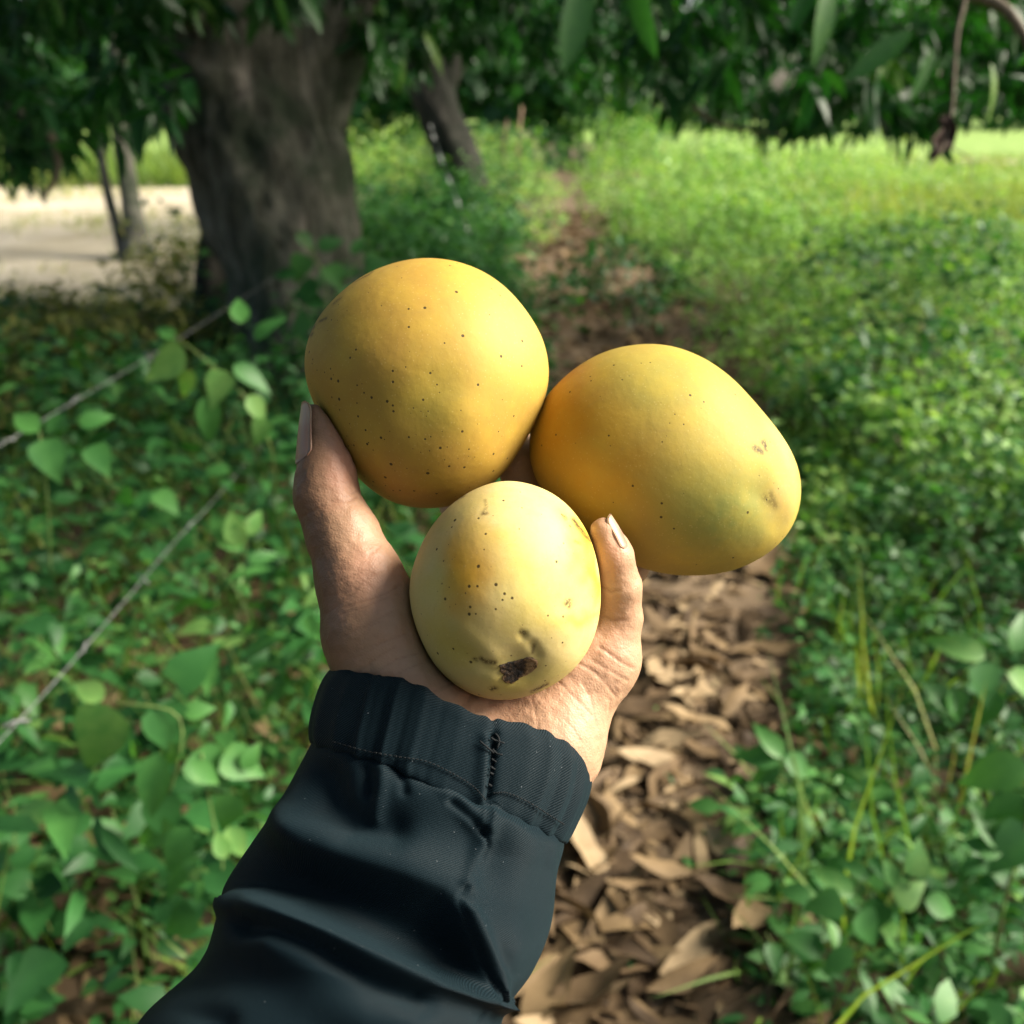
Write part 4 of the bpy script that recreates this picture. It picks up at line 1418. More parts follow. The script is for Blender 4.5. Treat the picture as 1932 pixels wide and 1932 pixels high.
# the back of the hand and the outer thumb are browner than the palm
side = np.clip(0.45 - 0.75 * hn[:, 0] - 0.15 * hn[:, 1] + .55 * hn[:, 2], 0, 1)
thumbness = np.clip((780 - px[:, 0]) / 180, 0, 1)
dorsal = np.clip(0.16 + 0.75 * np.clip(hn[:, 2] * 1.4 - .05, 0, 1) + thumbness * (0.62 + 0.45 * np.clip(-hn[:, 0], 0, 1)), 0, 1)
dorsal = np.where(px[:, 0] > 1080, dorsal * 0.85 + .10 * np.clip(hn[:, 0], 0, 1), dorsal)


def blob(cx, cy, rx, ry):
    return np.exp(-(((px[:, 0] - cx) / rx) ** 2 + ((px[:, 1] - cy) / ry) ** 2))


flush = np.clip(.85 * blob(645, 880, 32, 60) + .6 * blob(1150, 1045, 30, 55) + .55 * blob(700, 1090, 60, 60) + .35 * blob(960, 1340, 70, 40) + .3 * blob(1080, 1290, 50, 40) + .4 * blob(1140, 1215, 40, 40), 0, 1)
hw_ = to_world(hv)
ORG = to_world(camspace(np.array([[880, 1500, .347]])))[0]
person = obj('person', mesh_np('person', hw_ - ORG, hf, {'dorsal': dorsal, 'flush': flush, 'crease_shade': crease_shade}), M_SKIN, loc=ORG)
tag(person, 'left hand in a black jacket sleeve cradling three mangoes', 'person')


def nail(base, tip, rad_b, rad_t, face, width, over, label):
    """curved plate: base, tip in camera metres; face = outward direction"""
    base, tip = np.array(base, float), np.array(tip, float)
    ax = tip - base
    L = np.linalg.norm(ax)
    ax /= L
    fc = np.array(face, float)
    fc -= ax * (fc @ ax)
    fc /= np.linalg.norm(fc)
    sd = np.cross(ax, fc)
    nu, nw = 15, 13
    v, tone = [], []
    for i in range(nu):
        t = i / (nu - 1)
        r = rad_b + (rad_t - rad_b) * t
        # rounded lunula end and rounded free edge
        wmul = math.sqrt(max(0.02, 1 - (1 - min(t / .18, 1)) ** 2)) * math.sqrt(max(0.06, 1 - max(0, (t - .80) / .215) ** 2.4))
        for j_ in range(nw):
            a = (j_ / (nw - 1) * 2 - 1) * width * wmul
            off = base + ax * (t * L) - fc * (0.0008 * t * t)
            v.append(off + r * (math.cos(a) * fc + math.sin(a) * sd))
            tone.append(0.15 + .85 * (1 / (1 + math.exp(-(t - over) * 26))))
    v = np.array(v)
    inner = v - 0.0005 * np.repeat(np.tile(fc, (1, 1)), len(v), 0)
    i, j_ = np.meshgrid(np.arange(nu - 1), np.arange(nw - 1), indexing='ij')
    a = (i * nw + j_).ravel()
    q = np.stack([a, a + 1, a + 1 + nw, a + nw], 1)
    N = len(v)
    ed = np.concatenate([np.arange(nw), np.arange(1, nu) * nw + nw - 1, (nu - 1) * nw + np.arange(nw - 2, -1, -1), np.arange(nu - 2, 0, -1) * nw])
    e2 = np.roll(ed, -1)
    rim = np.stack([ed, e2, e2 + N, ed + N], 1)
    allv = to_world(np.concatenate([v, inner])) - ORG
    o = obj('fingernail', mesh_np('fingernail', allv, [q, q[:, ::-1] + N, rim], {'tone': np.array(tone * 2)}), M_NAIL, person)
    o['label'] = label
    return o


def cs(x, y, d):
    return camspace(np.array([[x, y, d]]))[0]


nail(cs(616, 868, .3530), cs(597, 756, .3540), .0110, .0060, (-1, -.05, -.48), .82, .62, 'long pale thumbnail seen from its side')
nail(cs(1151, 1042, .3400), cs(1131, 976, .3385), .0071, .0048, (.95, .32, -.27), .78, .58, 'pale fingernail of the little finger')

# ------------------------------------------------------------------ the jacket sleeve
def ringsurf(stations, nu, nv_, power=0.9, folds=None, gather=None, close_top=None):
    """stations: (lx, ly, rx, ry, depth, half thickness)"""
    st = spline(np.array(stations, float), nv_)
    u = np.arange(nu) / nu * 2 * math.pi
    cu, su = np.cos(u), np.sin(u)
    V, T = [], []
    for k in range(nv_):
        lx, ly, rx, ry, d, b = st[k]
        mx, my = (lx + rx) / 2, (ly + ry) / 2
        hx, hy = (rx - lx) / 2, (ry - ly) / 2
        x = mx - hx * cu
        y = my - hy * cu
        dd = d - b * np.sign(su) * np.abs(su) ** power
        V.append(np.stack([x, y, dd], 1))
    V = np.array(V)
    return V, st


def finish(name, V, mat, parent, folds=(), gathers=None, wrap=True, thick=None, extra=None):
    nv_, nu = V.shape[:2]
    flat = V.reshape(-1, 3).copy()
    p2 = flat[:, :2]
    c = camspace(flat)
    # outward normal from finite differences
    C = c.reshape(nv_, nu, 3)
    du = np.roll(C, -1, 1) - np.roll(C, 1, 1)
    dv = np.gradient(C, axis=0)
    nn = np.cross(du, dv)
    nn /= np.linalg.norm(nn, axis=2, keepdims=True) + 1e-12
    cen = C.mean(1, keepdims=True)
    sg = np.sign(((C - cen) * nn).sum(2).mean())
    nn = (nn * sg).reshape(-1, 3)
    front = np.clip(-nn[:, 2] * 1.8 - .30, 0, 1)
    dsp = np.zeros(len(flat))
    for poly, wd, am in folds:
        if isinstance(wd, tuple):
            pa = np.array(poly, float)
            best = np.full(len(p2), 1e9)
            sd = np.zeros(len(p2))
            for a, b in zip(pa[:-1], pa[1:]):
                ab = b - a
                t = np.clip(((p2 - a) @ ab) / (ab @ ab), 0, 1)
                r_ = p2 - a - t[:, None] * ab
                dd = np.hypot(r_[:, 0], r_[:, 1])
                cr = np.sign(ab[0] * r_[:, 1] - ab[1] * r_[:, 0])
                m = dd < best
                best = np.where(m, dd, best)
                sd = np.where(m, cr, sd)
            ww = np.where(sd > 0, wd[1], wd[0])
            dsp += am * np.exp(-(best / ww) ** 2)
        else:
            dsp += am * np.exp(-(poly_dist(p2, poly) / wd) ** 2)
    c = c + nn * (dsp * front)[:, None]
    if gathers is not None:
        c = c + nn * gathers.reshape(-1)[:, None]
    c = c + nn * (0.0005 * fbm(c * 45, 17, 2))[:, None]
    C = c.reshape(nv_, nu, 3)
    # cloth coordinates in metres along the weave
    su_ = np.cumsum(np.linalg.norm(np.roll(C, -1, 1) - C, axis=2), 1)
    sv_ = np.cumsum(np.concatenate([np.zeros((1, nu)), np.linalg.norm(np.diff(C, axis=0), axis=2)]), 0)
    sv_ = np.repeat(sv_.mean(1, keepdims=True), nu, 1)
    su_ = np.repeat(su_.mean(0, keepdims=True), nv_, 0)
    cl = np.stack([su_.ravel(), sv_.ravel(), 0 * sv_.ravel()], 1)
    k, i = np.meshgrid(np.arange(nv_ - 1), np.arange(nu), indexing='ij')
    a = (k * nu + i).ravel()
    b = (k * nu + (i + 1) % nu).ravel()
    f = np.stack([a, b, b + nu, a + nu], 1)
    v = to_world(c) - ORG
    return obj(name, mesh_np(name, v, f, {'cloth': cl}), mat, parent), C


SEAM = zs([(1345, 330), (1338, 470), (1328, 570), (1300, 680), (1312, 750), (1255, 850), (1205, 920), (1192, 965), (1215, 1030), (1262, 1130), (1312, 1240), (1305, 1320), (1255, 1417), (1200, 1560)])
SEAM = spline(np.array(SEAM), 60)
V, _ = ringsurf([(596, 1382, 1066, 1578, .340, .034), (583, 1412, 1066, 1602, .338, .036), (545, 1482, 1053, 1652, .336, .037), (478, 1590, 1044, 1722, .331, .038), (424, 1672, 1031, 1772, .326, .038), (410, 1735, 1000, 1838, .321, .038), (372, 1822, 958, 1898, .315, .039), (272, 1915, 940, 1952, .307, .040), (205, 2040, 905, 2075, .297, .042), (80, 2300, 830, 2330, .275, .045), (-160, 2900, 640, 2950, .24, .05), (-300, 3600, 560, 3650, .21, .055), (-310, 3660, 570, 3710, .209, .054), (125, 3690, 135, 3690, .209, .0006)], 320, 270, .92)
FOLDS = [
    (zs([(400, 945), (450, 945), (560, 1000), (700, 1085), (850, 1165), (1000, 1245), (1130, 1300), (1280, 1310)]), (26, 60), .0105),
    (zs([(420, 860), (600, 880), (760, 940), (950, 1030), (1120, 1120), (1250, 1210)]), 48, -.0070),
    (zs([(480, 640), (640, 740), (800, 790), (1000, 840), (1150, 900), (1200, 960), (1260, 1090), (1310, 1200)]), (60, 34), .0055),
    (zs([(470, 1060), (560, 1080), (700, 1150), (860, 1260), (1020, 1330)]), (20, 26), -.0042),
    (zs([(300, 1180), (380, 1140), (520, 1160), (680, 1290), (860, 1400), (1000, 1440)]), 46, .0052),
    (zs([(60, 1300), (150, 1330), (320, 1400)]), 26, -.003),
    (zs([(700, 480), (740, 600), (820, 680), (960, 690)]), 34, -.0036),
    (zs([(560, 480), (540, 600), (600, 700)]), 30, .0026),
    (zs([(930, 440), (925, 520), (900, 640)]), 14, .0016), (zs([(860, 440), (870, 540)]), 12, -.0014), (zs([(1000, 450), (1010, 540)]), 10, -.0010),
    (zs([(1120, 470), (1200, 560), (1280, 660)]), 16, .0022), (zs([(1190, 580), (1260, 640), (1300, 690)]), 9, -.0018),
    (zs([(1340, 560), (1310, 700), (1230, 880)]), (16, 14), .0022),
    (zs([(1400, 620), (1440, 780), (1400, 960), (1420, 1100)]), 50, .0030),
    (zs([(1230, 1000), (1290, 1130), (1350, 1260), (1380, 1400)]), (14, 26), .0030),
    (zs([(1600, 680), (1570, 800), (1580, 950)]), 14, .0012),
    (SEAM, 3.2, -.0013)]
FOLDS = [(q_, w_, a_ * (1.15 if a_ not in (-.0013,) else 1)) for q_, w_, a_ in FOLDS]
sl, SC_ = finish('jacket_sleeve', V, M_CLOTH, person, FOLDS)
sl['label'] = 'black twill jacket sleeve with deep soft folds'

# gathered elastic cuff
NU, NV = 400, 80
V, _ = ringsurf([(640, 1286, 1085, 1432, .343, .0260), (632, 1262, 1098, 1420, .343, .0285), (620, 1266, 1110, 1436, .343, .0305), (604, 1292, 1118, 1462, .343, .0325), (590, 1335, 1112, 1508, .342, .0345), (583, 1372, 1092, 1556, .341, .0360), (585, 1398, 1074, 1590, .340, .0362), (596, 1408, 1064, 1596, .340, .0345)], NU, NV, .92)
uu = np.arange(NU) / NU * 2 * math.pi
vv = np.linspace(0, 1, NV)
fx = -np.cos(uu)                                   # -1 left .. 1 right on the front
gat = np.zeros((NV, NU))
r2 = np.random.default_rng(5)
for x0, wd, am in [(-.93, .03, .0016), (-.82, .035, .0012), (-.64, .022, .0015), (-.53, .03, -.0012), (-.45, .022, .0014), (-.36, .03, -.0008), (-.25, .03, .0009), (-.12, .03, -.0005), (.02, .04, .0005), (.70, .03, .0010), (.78, .022, -.0014), (.84, .02, .0014), (.90, .016, -.0014), (.95, .015, .0013)]:
    gat += (am * .62 * np.exp(-((fx - x0) / wd) ** 2))[None] * (0.35 + 0.65 * vv[:, None])
for k in range(26):
    gat += (r2.normal(0, .00006) * np.cos(uu * r2.integers(14, 46) + r2.uniform(0, 6)))[None] * (0.25 + 0.75 * vv[:, None] ** 2) * (0.35 + .65 * np.abs(fx))[None]
# soft scallops of the top edge
V[:, :, 1] += (7 * np.sin(uu * 9 + 1) * .4 + 5 * np.sin(uu * 23))[None] * np.exp(-((vv - .2) / .22) ** 2)[:, None] * .45
# front edge bows upwards, with a notch at the seam
V[:, :, 1] -= (26 * np.exp(-((fx + .38) / .38) ** 2) + 20 * np.exp(-((fx - .58) / .30) ** 2) - 10 * np.exp(-((fx - .27) / .035) ** 2))[None] * (np.sin(uu) > 0)[None] * (1 - .55 * vv)[:, None]
cf, CC = finish('cuff', V, M_CLOTH, sl, [(SEAM[:30], 3.0, -.0014), (zs([(1345, 330), (1338, 470), (1330, 560)]), 9, -.0012), (zs([(1318, 340), (1310, 470), (1300, 560)]), 13, .0013)], gat)
cf['label'] = 'gathered elastic cuff with frayed seam threads'


def nearest_front(x, y, grids, lift):
    best = None
    for Cg in grids:
        pts = Cg.reshape(-1, 3)
        q = to_px(pts)
        m = np.hypot(q[:, 0] - x, q[:, 1] - y) < 7
        if m.any():
            k = np.argmin(np.where(m, pts[:, 2], 9))
            if best is None or pts[k, 2] < best:
                best = pts[k, 2]
    if best is None:
        best = .31
    return cs(x, y, best - lift)


def thread(px_pts, r, name='thread', lift=.0005, n=10):
    pts = np.array([nearest_front(x, y, (CC, SC_), lift) for x, y in spline(np.array(px_pts, float), n)])
    pts[:, 2] = np.convolve(np.pad(pts[:, 2], 1, 'edge'), np.ones(3) / 3, 'valid')
    v, fl = tube(pts, r, 6)
    return obj(name, mesh_np(name, to_world(v) - ORG, fl), M_THREAD, cf)


for k, seq in enumerate([[(905, 1398), (918, 1409), (931, 1420)], [(926, 1392), (938, 1398), (952, 1402)], [(930, 1414), (938, 1422), (948, 1424)], [(928, 1432), (936, 1438)], [(927, 1447), (934, 1452)], [(925, 1458), (931, 1461)], [(922, 1480), (928, 1483)], [(934, 1384), (940, 1390), (942, 1400), (938, 1412)]]):
    thread(seq, .00030)
# stitching along the lower edge of the cuff
ST = spline(np.array(zs([(735, 350), (860, 385), (985, 408), (1090, 425), (1190, 470), (1270, 520), (1318, 572)])), 40)
ST2 = spline(np.array(zs([(1345, 545), (1400, 545), (1480, 580), (1560, 630), (1615, 665)])), 24)
for S_ in (ST, ST2):
    for a, b in zip(S_[:-1:1], S_[1::1]):
        thread([a + (b - a) * .15, (a + b) / 2, a + (b - a) * .8], .00022, 'stitch', .0003, 4)
# ------------------------------------------------------------------ single plants
WV = [mesh_np('leaf', tv, tf, {'tone': np.full(len(tv), tn)}) for tv, tf in
      (leaf_tmpl(OVATE, 0.62, 0.25, 0.25, seed=1), leaf_tmpl(HEART, 0.74, 0.2, 0.18, seed=2), leaf_tmpl(OVATE, 0.50, 0.3, 0.35, 0.3, seed=3)) for tn in (0.25, 0.45, 0.65, 0.9)]


def stem_mesh(pts, r0, r1, root, name='stem'):
    c = spline(np.array(pts), 12)
    v, fl = tube(c, np.linspace(r0, r1, 12), 5)
    return mesh_np(name, v - root, fl)


def weed(root, h, nst, nl, ls, label, group, r, tone=None):
    t = empty('weed', root, label, 'weed', group)
    for s in range(nst):
        az = r.uniform(0, 6.28)
        ln = r.uniform(.15, .6)
        top = root + np.array([math.cos(az) * ln * h, math.sin(az) * ln * h, h * r.uniform(.7, 1.1)])
        mid = root + (top - root) * .5 + np.array([0, 0, h * .12])
        base = root + r.normal(0, .015, 3) * [1, 1, 0] - [0, 0, .01]
        obj('stem', stem_mesh([base, mid, top], .0022, .0012, root), M_STEM, t)
        n = max(3, nl // nst)
        for k in range(n):
            u = .3 + .7 * (k + r.uniform(0, .6)) / n
            u = min(u, 1.0)
            p = base * (1 - u) ** 2 + 2 * u * (1 - u) * mid + u * u * top
            a = k * 2.4 + r.uniform(-.4, .4)
            el = r.uniform(-.35, .55)
            d = np.array([math.cos(a) * math.cos(el), math.sin(a) * math.cos(el), math.sin(el)])
            b = basis(d[None], (np.array([0, -.25, 1.0]) + r.normal(0, .3, 3))[None])[0]
            tn = int(np.clip(r.normal(.6 if tone is None else tone, .9), 0, 3))
            part_leaf(t, root, p, b, ls * r.uniform(.65, 1.2), WV[int(r.integers(3)) * 4 + tn], M_WEED)
    return t


r4 = np.random.default_rng(44)


def spots(n, test, mind):
    out = []
    k = 0
    while len(out) < n and k < 9000:
        k += 1
        px_, py_ = r4.uniform(-40, 1960), r4.uniform(560, 2050)
        if not test(px_, py_):
            continue
        gpt = ground_at(px_, py_)
        if all(np.hypot(*(gpt - o_)[:2]) > mind for o_ in out):
            out.append(gpt)
    return out


for gpt in spots(46, lambda x, y: x < 620 - max(0, y - 1300) * .45 and y > 820, .13):
    gpt[2] = float(gz(gpt[0], gpt[1]))
    weed(gpt, r4.uniform(.13, .34), int(r4.integers(1, 4)), int(r4.integers(7, 13)), r4.uniform(.045, .085), 'broad-leaved green weed in the thick growth left of the path', 'weeds left of the path', r4)
for gpt in spots(40, lambda x, y: x > 1480 and x < 1960 and y > 900 and x > path_edge_px(y) if False else (x > 1500 and y > 900), .13):
    gpt[2] = float(gz(gpt[0], gpt[1]))
    if abs(gpt[0] - path_c(gpt[1])) < path_w(gpt[1]) * 1.05:
        continue
    weed(gpt, r4.uniform(.10, .26), int(r4.integers(1, 4)), int(r4.integers(7, 12)), r4.uniform(.035, .065), 'small leafy weed in the green growth right of the path', 'weeds right of the path', r4, 1.4)
for gpt in spots(10, lambda x, y: 1120 < x < 1430 and y > 1180, .16):
    gpt[2] = float(gz(gpt[0], gpt[1]))
    far_ = gpt[1] > 5
    weed(gpt, .30 if far_ else r4.uniform(.04, .08), 3 if far_ else 2, 14 if far_ else 6, .10 if far_ else .03, 'dark leafy clump growing in the middle of the litter path' if far_ else 'tiny green seedling among the dry leaves of the path', 'clumps on the far path' if far_ else 'seedlings on the path', r4, .3 if far_ else 1.5)


def hero(label, root, leaves, stems=(), mat=None, cat='plant', name='leafy_plant'):
    """leaves: px, py of leaf base, depth, length px, image angle in degrees, turn, shape, tone"""
    t = empty(name, root, label, cat)
    for (x, y, d, L, ang, turn, shp, tn) in leaves:
        a = math.radians(ang)
        ax = RCAM @ np.array([math.cos(a), math.sin(a), math.sin(turn) * .5])
        fc = RCAM @ np.array([.25 * math.sin(turn * 2 + 1), .45, -1.0])
        b = basis(ax[None], fc[None])[0]
        part_leaf(t, root, P(x, y, d), b, L / F * d, WV[shp * 4 + tn], mat or M_WEED)
    for pts, r0 in stems:
        obj('stem', stem_mesh([P(*p) for p in pts], r0, r0 * .55, root), M_STEM, t)
    return t


hero('pale-leaved creeper climbing over the upper wire left of the thumb', ground_at(520, 1000),
     [(350, 668, 1.95, 105, 205, .3, 1, 3), (425, 700, 1.95, 78, 250, -.4, 1, 3), (365, 700, 1.95, 62, 235, .6, 0, 3), (470, 745, 1.96, 60, 300, .2, 0, 3), (330, 640, 1.95, 55, 140, .4, 2, 2), (440, 690, 1.95, 85, 330, .2, 2, 2), (455, 610, 1.97, 60, 100, .5, 0, 2), (480, 640, 1.97, 70, 40, -.5, 2, 2), (395, 745, 1.95, 95, 265, .3, 2, 2), (500, 790, 1.97, 55, 250, 0, 1, 3)],
     [([(520, 1000, 2.3), (515, 860, 2.05), (470, 760, 1.96), (400, 690, 1.95), (325, 630, 1.95)], .0022)])
hero('single pale leaf sprig at the left edge just below the upper wire', ground_at(90, 1080),
     [(72, 815, 1.75, 72, 140, .3, 0, 3), (80, 830, 1.75, 90, 290, .2, 1, 1), (150, 800, 1.75, 62, 20, .3, 0, 2), (175, 840, 1.76, 70, 300, -.3, 1, 1)],
     [([(95, 1080, 1.95), (90, 950, 1.8), (75, 815, 1.75)], .002)])
hero('upright sprig with two pale cupped leaves left of the thumb base', ground_at(455, 1150),
     [(455, 1040, 2.0, 105, 128, .3, 2, 3), (450, 1030, 2.0, 70, 100, -.5, 0, 3), (470, 1010, 2.0, 55, 70, .4, 0, 3), (460, 990, 2.0, 45, 150, .2, 0, 2), (470, 1060, 2.0, 60, 20, .5, 2, 2)],
     [([(455, 1150, 2.12), (460, 1080, 2.02), (468, 980, 2.0)], .0018)])
hero('plant with one very large pale leaf hanging at the lower left', ground_at(290, 1560),
     [(212, 1335, 1.42, 150, 243, .2, 1, 3), (195, 1320, 1.42, 75, 150, .4, 0, 3), (300, 1330, 1.43, 120, 290, .3, 1, 1), (330, 1290, 1.43, 110, 45, .3, 1, 1), (345, 1345, 1.44, 60, 10, .2, 0, 2), (300, 1420, 1.43, 130, 260, -.3, 2, 1), (360, 1440, 1.44, 70, 320, .4, 0, 3), (335, 1400, 1.44, 60, 240, .1, 0, 3)],
     [([(290, 1560, 1.62), (330, 1460, 1.46), (335, 1350, 1.43), (215, 1325, 1.42)], .0026)])
hero('plant with broad heart-shaped leaves just left of the sleeve', ground_at(420, 1640),
     [(365, 1420, 1.5, 110, 310, .3, 1, 2), (420, 1425, 1.5, 95, 330, .5, 1, 3), (440, 1500, 1.5, 85, 250, .2, 1, 2), (360, 1560, 1.5, 100, 240, -.3, 0, 2), (330, 1560, 1.5, 110, 200, .4, 2, 2), (430, 1560, 1.5, 70, 300, 0, 0, 3), (460, 1450, 1.5, 55, 60, .3, 0, 3), (300, 1500, 1.5, 100, 280, .1, 1, 1)],
     [([(420, 1640, 1.65), (400, 1540, 1.53), (380, 1420, 1.5)], .0024)])
hero('bright green sprig poking out beside the sleeve at mid height', ground_at(440, 1830),
     [(425, 1620, 1.48, 55, 110, .2, 0, 3), (440, 1660, 1.48, 60, 30, .3, 0, 3), (400, 1700, 1.47, 65, 60, .4, 2, 2), (395, 1650, 1.48, 45, 180, .2, 0, 3), (370, 1720, 1.47, 90, 215, .3, 1, 1)],
     [([(430, 1830, 1.6), (420, 1720, 1.5), (420, 1610, 1.48)], .0018)])
hero('group of pale squarish leaves standing out at the lower right', ground_at(1690, 1800),
     [(1725, 1655, 1.55, 75, 75, .2, 1, 3), (1690, 1700, 1.55, 75, 25, .3, 1, 3), (1690, 1670, 1.55, 55, 110, -.3, 0, 3), (1640, 1660, 1.56, 62, 140, .5, 2, 2), (1620, 1720, 1.55, 85, 300, .1, 1, 2), (1610, 1690, 1.55, 90, 140, .3, 2, 3), (1745, 1700, 1.55, 80, 340, .3, 0, 2), (1660, 1700, 1.56, 90, 250, .3, 1, 0), (1530, 1690, 1.54, 60, 170, .3, 0, 2), (1590, 1700, 1.54, 80, 195, .2, 1, 2)],
     [([(1690, 1800, 1.66), (1700, 1740, 1.58), (1720, 1650, 1.55)], .002), ([(1650, 1800, 1.66), (1640, 1740, 1.58), (1610, 1690, 1.55)], .002)])
hero('tall plant with large bluish-green leaves at the right edge', ground_at(1900, 1760),
     [(1935, 1440, 1.5, 125, 200, .2, 0, 2), (1930, 1500, 1.5, 140, 240, .3, 1, 1), (1940, 1560, 1.5, 120, 230, -.2, 1, 1), (1880, 1600, 1.5, 95, 105, .3, 2, 2), (1890, 1610, 1.5, 70, 160, .3, 0, 2), (1920, 1620, 1.5, 60, 60, .4, 0, 3), (1905, 1540, 1.5, 110, 250, .5, 2, 2)],
     [([(1870, 1830, 1.65), (1895, 1700, 1.53), (1935, 1560, 1.5), (1950, 1440, 1.5)], .0034)])
hero('leafy shoot with long pale leaves on the right, level with the lower mango', ground_at(1900, 1380),
     [(1860, 1240, 2.1, 110, 155, .3, 2, 3), (1900, 1270, 2.1, 120, 330, .3, 2, 3), (1880, 1300, 2.1, 95, 250, .3, 0, 2), (1850, 1250, 2.1, 90, 280, -.3, 1, 2), (1910, 1230, 2.1, 90, 60, .2, 2, 2), (1800, 1340, 2.1, 80, 130, .4, 0, 2), (1790, 1300, 2.1, 85, 300, .3, 0, 2)],
     [([(1890, 1380, 2.25), (1880, 1310, 2.13), (1870, 1230, 2.1)], .0024)])
hero('sprout with three pointed leaves on the right rim of the path', ground_at(1480, 1480),
     [(1470, 1435, 1.85, 85, 170, .2, 2, 2), (1475, 1430, 1.85, 80, 120, .3, 2, 3), (1480, 1430, 1.85, 75, 330, .3, 0, 2), (1470, 1445, 1.85, 65, 215, .3, 0, 1)],
     [([(1478, 1480, 1.92), (1474, 1450, 1.87), (1473, 1430, 1.85)], .0018)])

hero('broad-leaved green sapling growing in front of the huge trunk', ground_at(600, 690),
     [(560, 440, 4.6, 48, 320, .3, 0, 1), (575, 480, 4.6, 60, 250, .2, 1, 2), (600, 470, 4.6, 55, 30, .3, 0, 1), (620, 500, 4.6, 60, 300, -.3, 1, 2), (640, 520, 4.6, 58, 20, .4, 2, 1), (600, 540, 4.6, 62, 200, .2, 1, 1), (650, 545, 4.6, 55, 320, .3, 1, 2), (610, 580, 4.6, 60, 150, .3, 0, 1), (640, 600, 4.6, 62, 340, .1, 1, 1), (585, 600, 4.6, 58, 220, .3, 1, 2), (560, 520, 4.6, 52, 170, .2, 0, 1), (665, 480, 4.6, 50, 60, .3, 2, 1), (690, 500, 4.6, 52, 10, .3, 1, 1)],
     [([(600, 690, 4.7), (615, 600, 4.62), (610, 520, 4.6), (565, 440, 4.6)], .007), ([(615, 600, 4.62), (640, 540, 4.6), (680, 490, 4.6)], .005)])

# ------------------------------------------------------------------ hanging leaves close to the lens, twig, wire, stakes
def hang(leaves, parent, root):
    for (x, y, d, L, ang, turn, me, mat) in leaves:
        a = math.radians(ang)
        ax = RCAM @ np.array([math.cos(a), math.sin(a), .25 * math.sin(turn)])
        fc = RCAM @ np.array([math.sin(turn), .3, -math.cos(turn)])
        part_leaf(parent, root, P(x, y, d), basis(ax[None], fc[None])[0], L / F * d, me, mat)


BL = [mesh_np('leaf', *leaf_tmpl(LANCE, wd, .25, dr, tw, seed=s), {'tone': np.full(21, tn)}) for wd, dr, tw, s, tn in ((.34, .10, .1, 1, .78), (.26, .15, -.2, 2, .88), (.30, .05, .3, 3, .62), (.22, .3, .2, 4, .95))]
hang([(1105, -50, 2.6, 180, 258, .3, BL[0], None), (1190, -40, 2.7, 160, 285, -.5, BL[1], None), (1130, -60, 2.7, 150, 250, .9, BL[2], None), (1565, -60, 2.4, 175, 268, .5, BL[1], None), (1545, -40, 2.5, 120, 240, -.3, BL[2], None), (560, -40, 3.2, 110, 295, .4, BL[2], None), (520, -30, 3.3, 85, 280, -.4, BL[3], None),
      (1135, 110, 4.0, 75, 275, .4, BL[3], None), (1100, 170, 4.2, 90, 268, 1.0, BL[2], None), (1295, 180, 4.5, 48, 272, .2, BL[3], None), (1910, 10, 2.6, 70, 300, .2, BL[2], None), (1870, 120, 3.0, 100, 285, .5, BL[3], None), (1720, 60, 2.8, 150, 215, .3, BL[2], None), (1760, 90, 3.0, 110, 250, .7, BL[2], None),
      (700, 40, 4.4, 90, 285, .3, BL[0], None), (720, 60, 4.4, 80, 250, -.3, BL[1], None), (760, 110, 4.6, 60, 270, .6, BL[3], None), (800, 60, 4.6, 80, 300, .2, BL[3], None)], big_tree, MT_ROOT)
for pts in ([(1105, -50, 2.6), (1150, -90, 2.6), (1300, -200, 2.7)], [(1190, -40, 2.7), (1160, -90, 2.65), (1200, -200, 2.7)], [(1565, -60, 2.4), (1540, -120, 2.5), (1500, -220, 2.6)]):
    v, fl = tube(spline([P(*p) for p in pts], 10), .004, 6)
    obj('branch', mesh_np('branch', v - MT_ROOT, fl), M_TWIG, big_tree)

root = P(1820, -160, 2.2)
tw = empty('hanging_twig', root, 'thin grey twig hanging at the top right, ending in a dark dead leaf', 'twig')
v, fl = tube(spline([root, P(1822, -20, 2.2), P(1806, 60, 2.2), P(1800, 140, 2.2), P(1796, 205, 2.2), P(1784, 260, 2.2), P(1770, 296, 2.2)], 40), np.linspace(.0065, .003, 40), 8)
obj('stem', mesh_np('stem', v - root, fl), M_TWIG, tw)
v, fl = tube(spline([P(1782, 270, 2.2), P(1806, 284, 2.2), P(1832, 305, 2.2), P(1826, 345, 2.2)], 16), np.linspace(.002, .001, 16), 6)
obj('tendril', mesh_np('tendril', v - root, fl), M_TWIG, tw)
M_DEAD = simple_mat('dead_leaf', (0.022, 0.014, 0.012), (0.06, 0.038, 0.028), 40, .8)
for k, (x, y, L, ang, tn) in enumerate(((1778, 218, 100, 262, .6), (1788, 215, 70, 275, -.5))):
    a = math.radians(ang)
    b = basis((RCAM @ np.array([math.cos(a), math.sin(a), .1]))[None], (RCAM @ np.array([tn, .2, -1]))[None])[0]
    me = mesh_np('dead_leaf', *leaf_tmpl(LANCE, .42, .5, .1, .4, .6, 3 + k))
    o = part_leaf(tw, root, P(x, y, 2.195), b, L / F * 2.2, me, M_DEAD)
    o.name = 'dead_leaf'

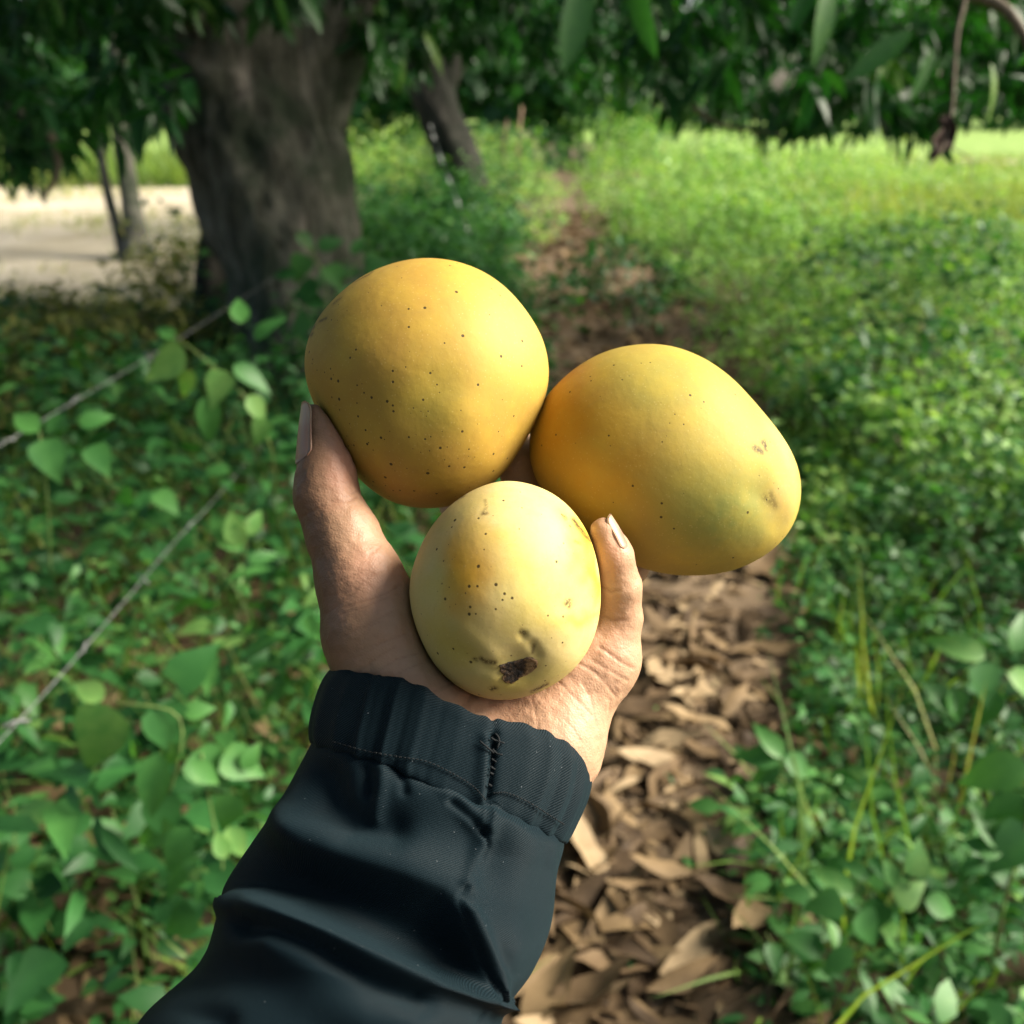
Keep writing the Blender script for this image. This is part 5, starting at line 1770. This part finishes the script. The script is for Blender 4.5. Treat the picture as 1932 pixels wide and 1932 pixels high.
root = ground_at(430, 700)
fence = empty('wire_fence', root, 'slack grey fence wires strung along the left side of the path', 'fence')
for pts in ([(-60, 876, 1.72), (110, 775, 2.15), (300, 662, 3.0), (470, 555, 4.6), (545, 505, 5.35)], [(-50, 1450, 1.25), (100, 1290, 1.5), (230, 1140, 1.85), (330, 1022, 2.3), (420, 925, 3.0), (560, 760, 5.3)]):
    c = spline([P(*p) for p in pts], 60)
    # two strands twisted round each other, a barb here and there
    th = np.linspace(0, 150, 60)
    for ph in (0, math.pi):
        off = np.stack([np.cos(th + ph), 0 * th, np.sin(th + ph)], 1) * .0010
        v, fl = tube(c + off, .0008, 6)
        obj('wire', mesh_np('wire', v - root, fl), M_WIRE, fence)
    for k in (6, 17, 28, 40, 51):
        d = rand_dirs(1, -1, 1)[0]
        v, fl = tube(np.array([c[k] - d * .018, c[k] + [0, 0, .004], c[k] + d * .018]), .0022, 5)
        obj('barb', mesh_np('barb', v - root, fl), M_WIRE, fence)

root = P(885, 440, 7.4)
tape = empty('plastic_strip', root, 'twisted pale plastic strip slanting across the weeds by the second trunk', 'strip')
c = spline([P(812, 235, 7.4), P(820, 262, 7.4), P(840, 320, 7.4), P(862, 375, 7.4), P(885, 440, 7.4)], 80)
th = np.linspace(0, 17, 80)
ax = RCAM @ np.array([.93, .35, 0])
v = np.concatenate([c + (np.cos(th)[:, None] * ax + np.sin(th)[:, None] * (RCAM @ np.array([0, .1, 1.0]))) * .008 * s for s in (-1, 1)]) - root
i = np.arange(79)
obj('ribbon', mesh_np('ribbon', v, np.stack([i, i + 1, i + 81, i + 80], 1)), M_TAPE, tape)

for x, y0, y1, lab in ((978, 330, 205, 'reddish brown wooden stake, the taller, at the far left edge of the path'), (950, 318, 232, 'short brown stake left of the taller reddish stake by the far path')):
    root = P(x - 4, y0 + 30, 14.0)
    root[2] = 0
    d_ = float(world_px(root[None])[0, 2])
    s_ = empty('wooden_stake', root, lab, 'stake')
    c = spline([root - [0, 0, .1], P(x, (y0 + y1) / 2, d_), P(x + 6, y1, d_)], 14)
    v, fl = tube(c, np.linspace(.024, .019, 14) * (1 + .08 * rng.normal(0, 1, 14)), 9)
    obj('shaft', mesh_np('shaft', v - root, fl), M_STAKE, s_)
    v, fl = tube(np.array([c[-1] - [0, 0, .002], c[-1] + [0.004, 0, .05]]), [.019, .004], 9)
    obj('tip', mesh_np('tip', v - root, fl), M_STAKE, s_)
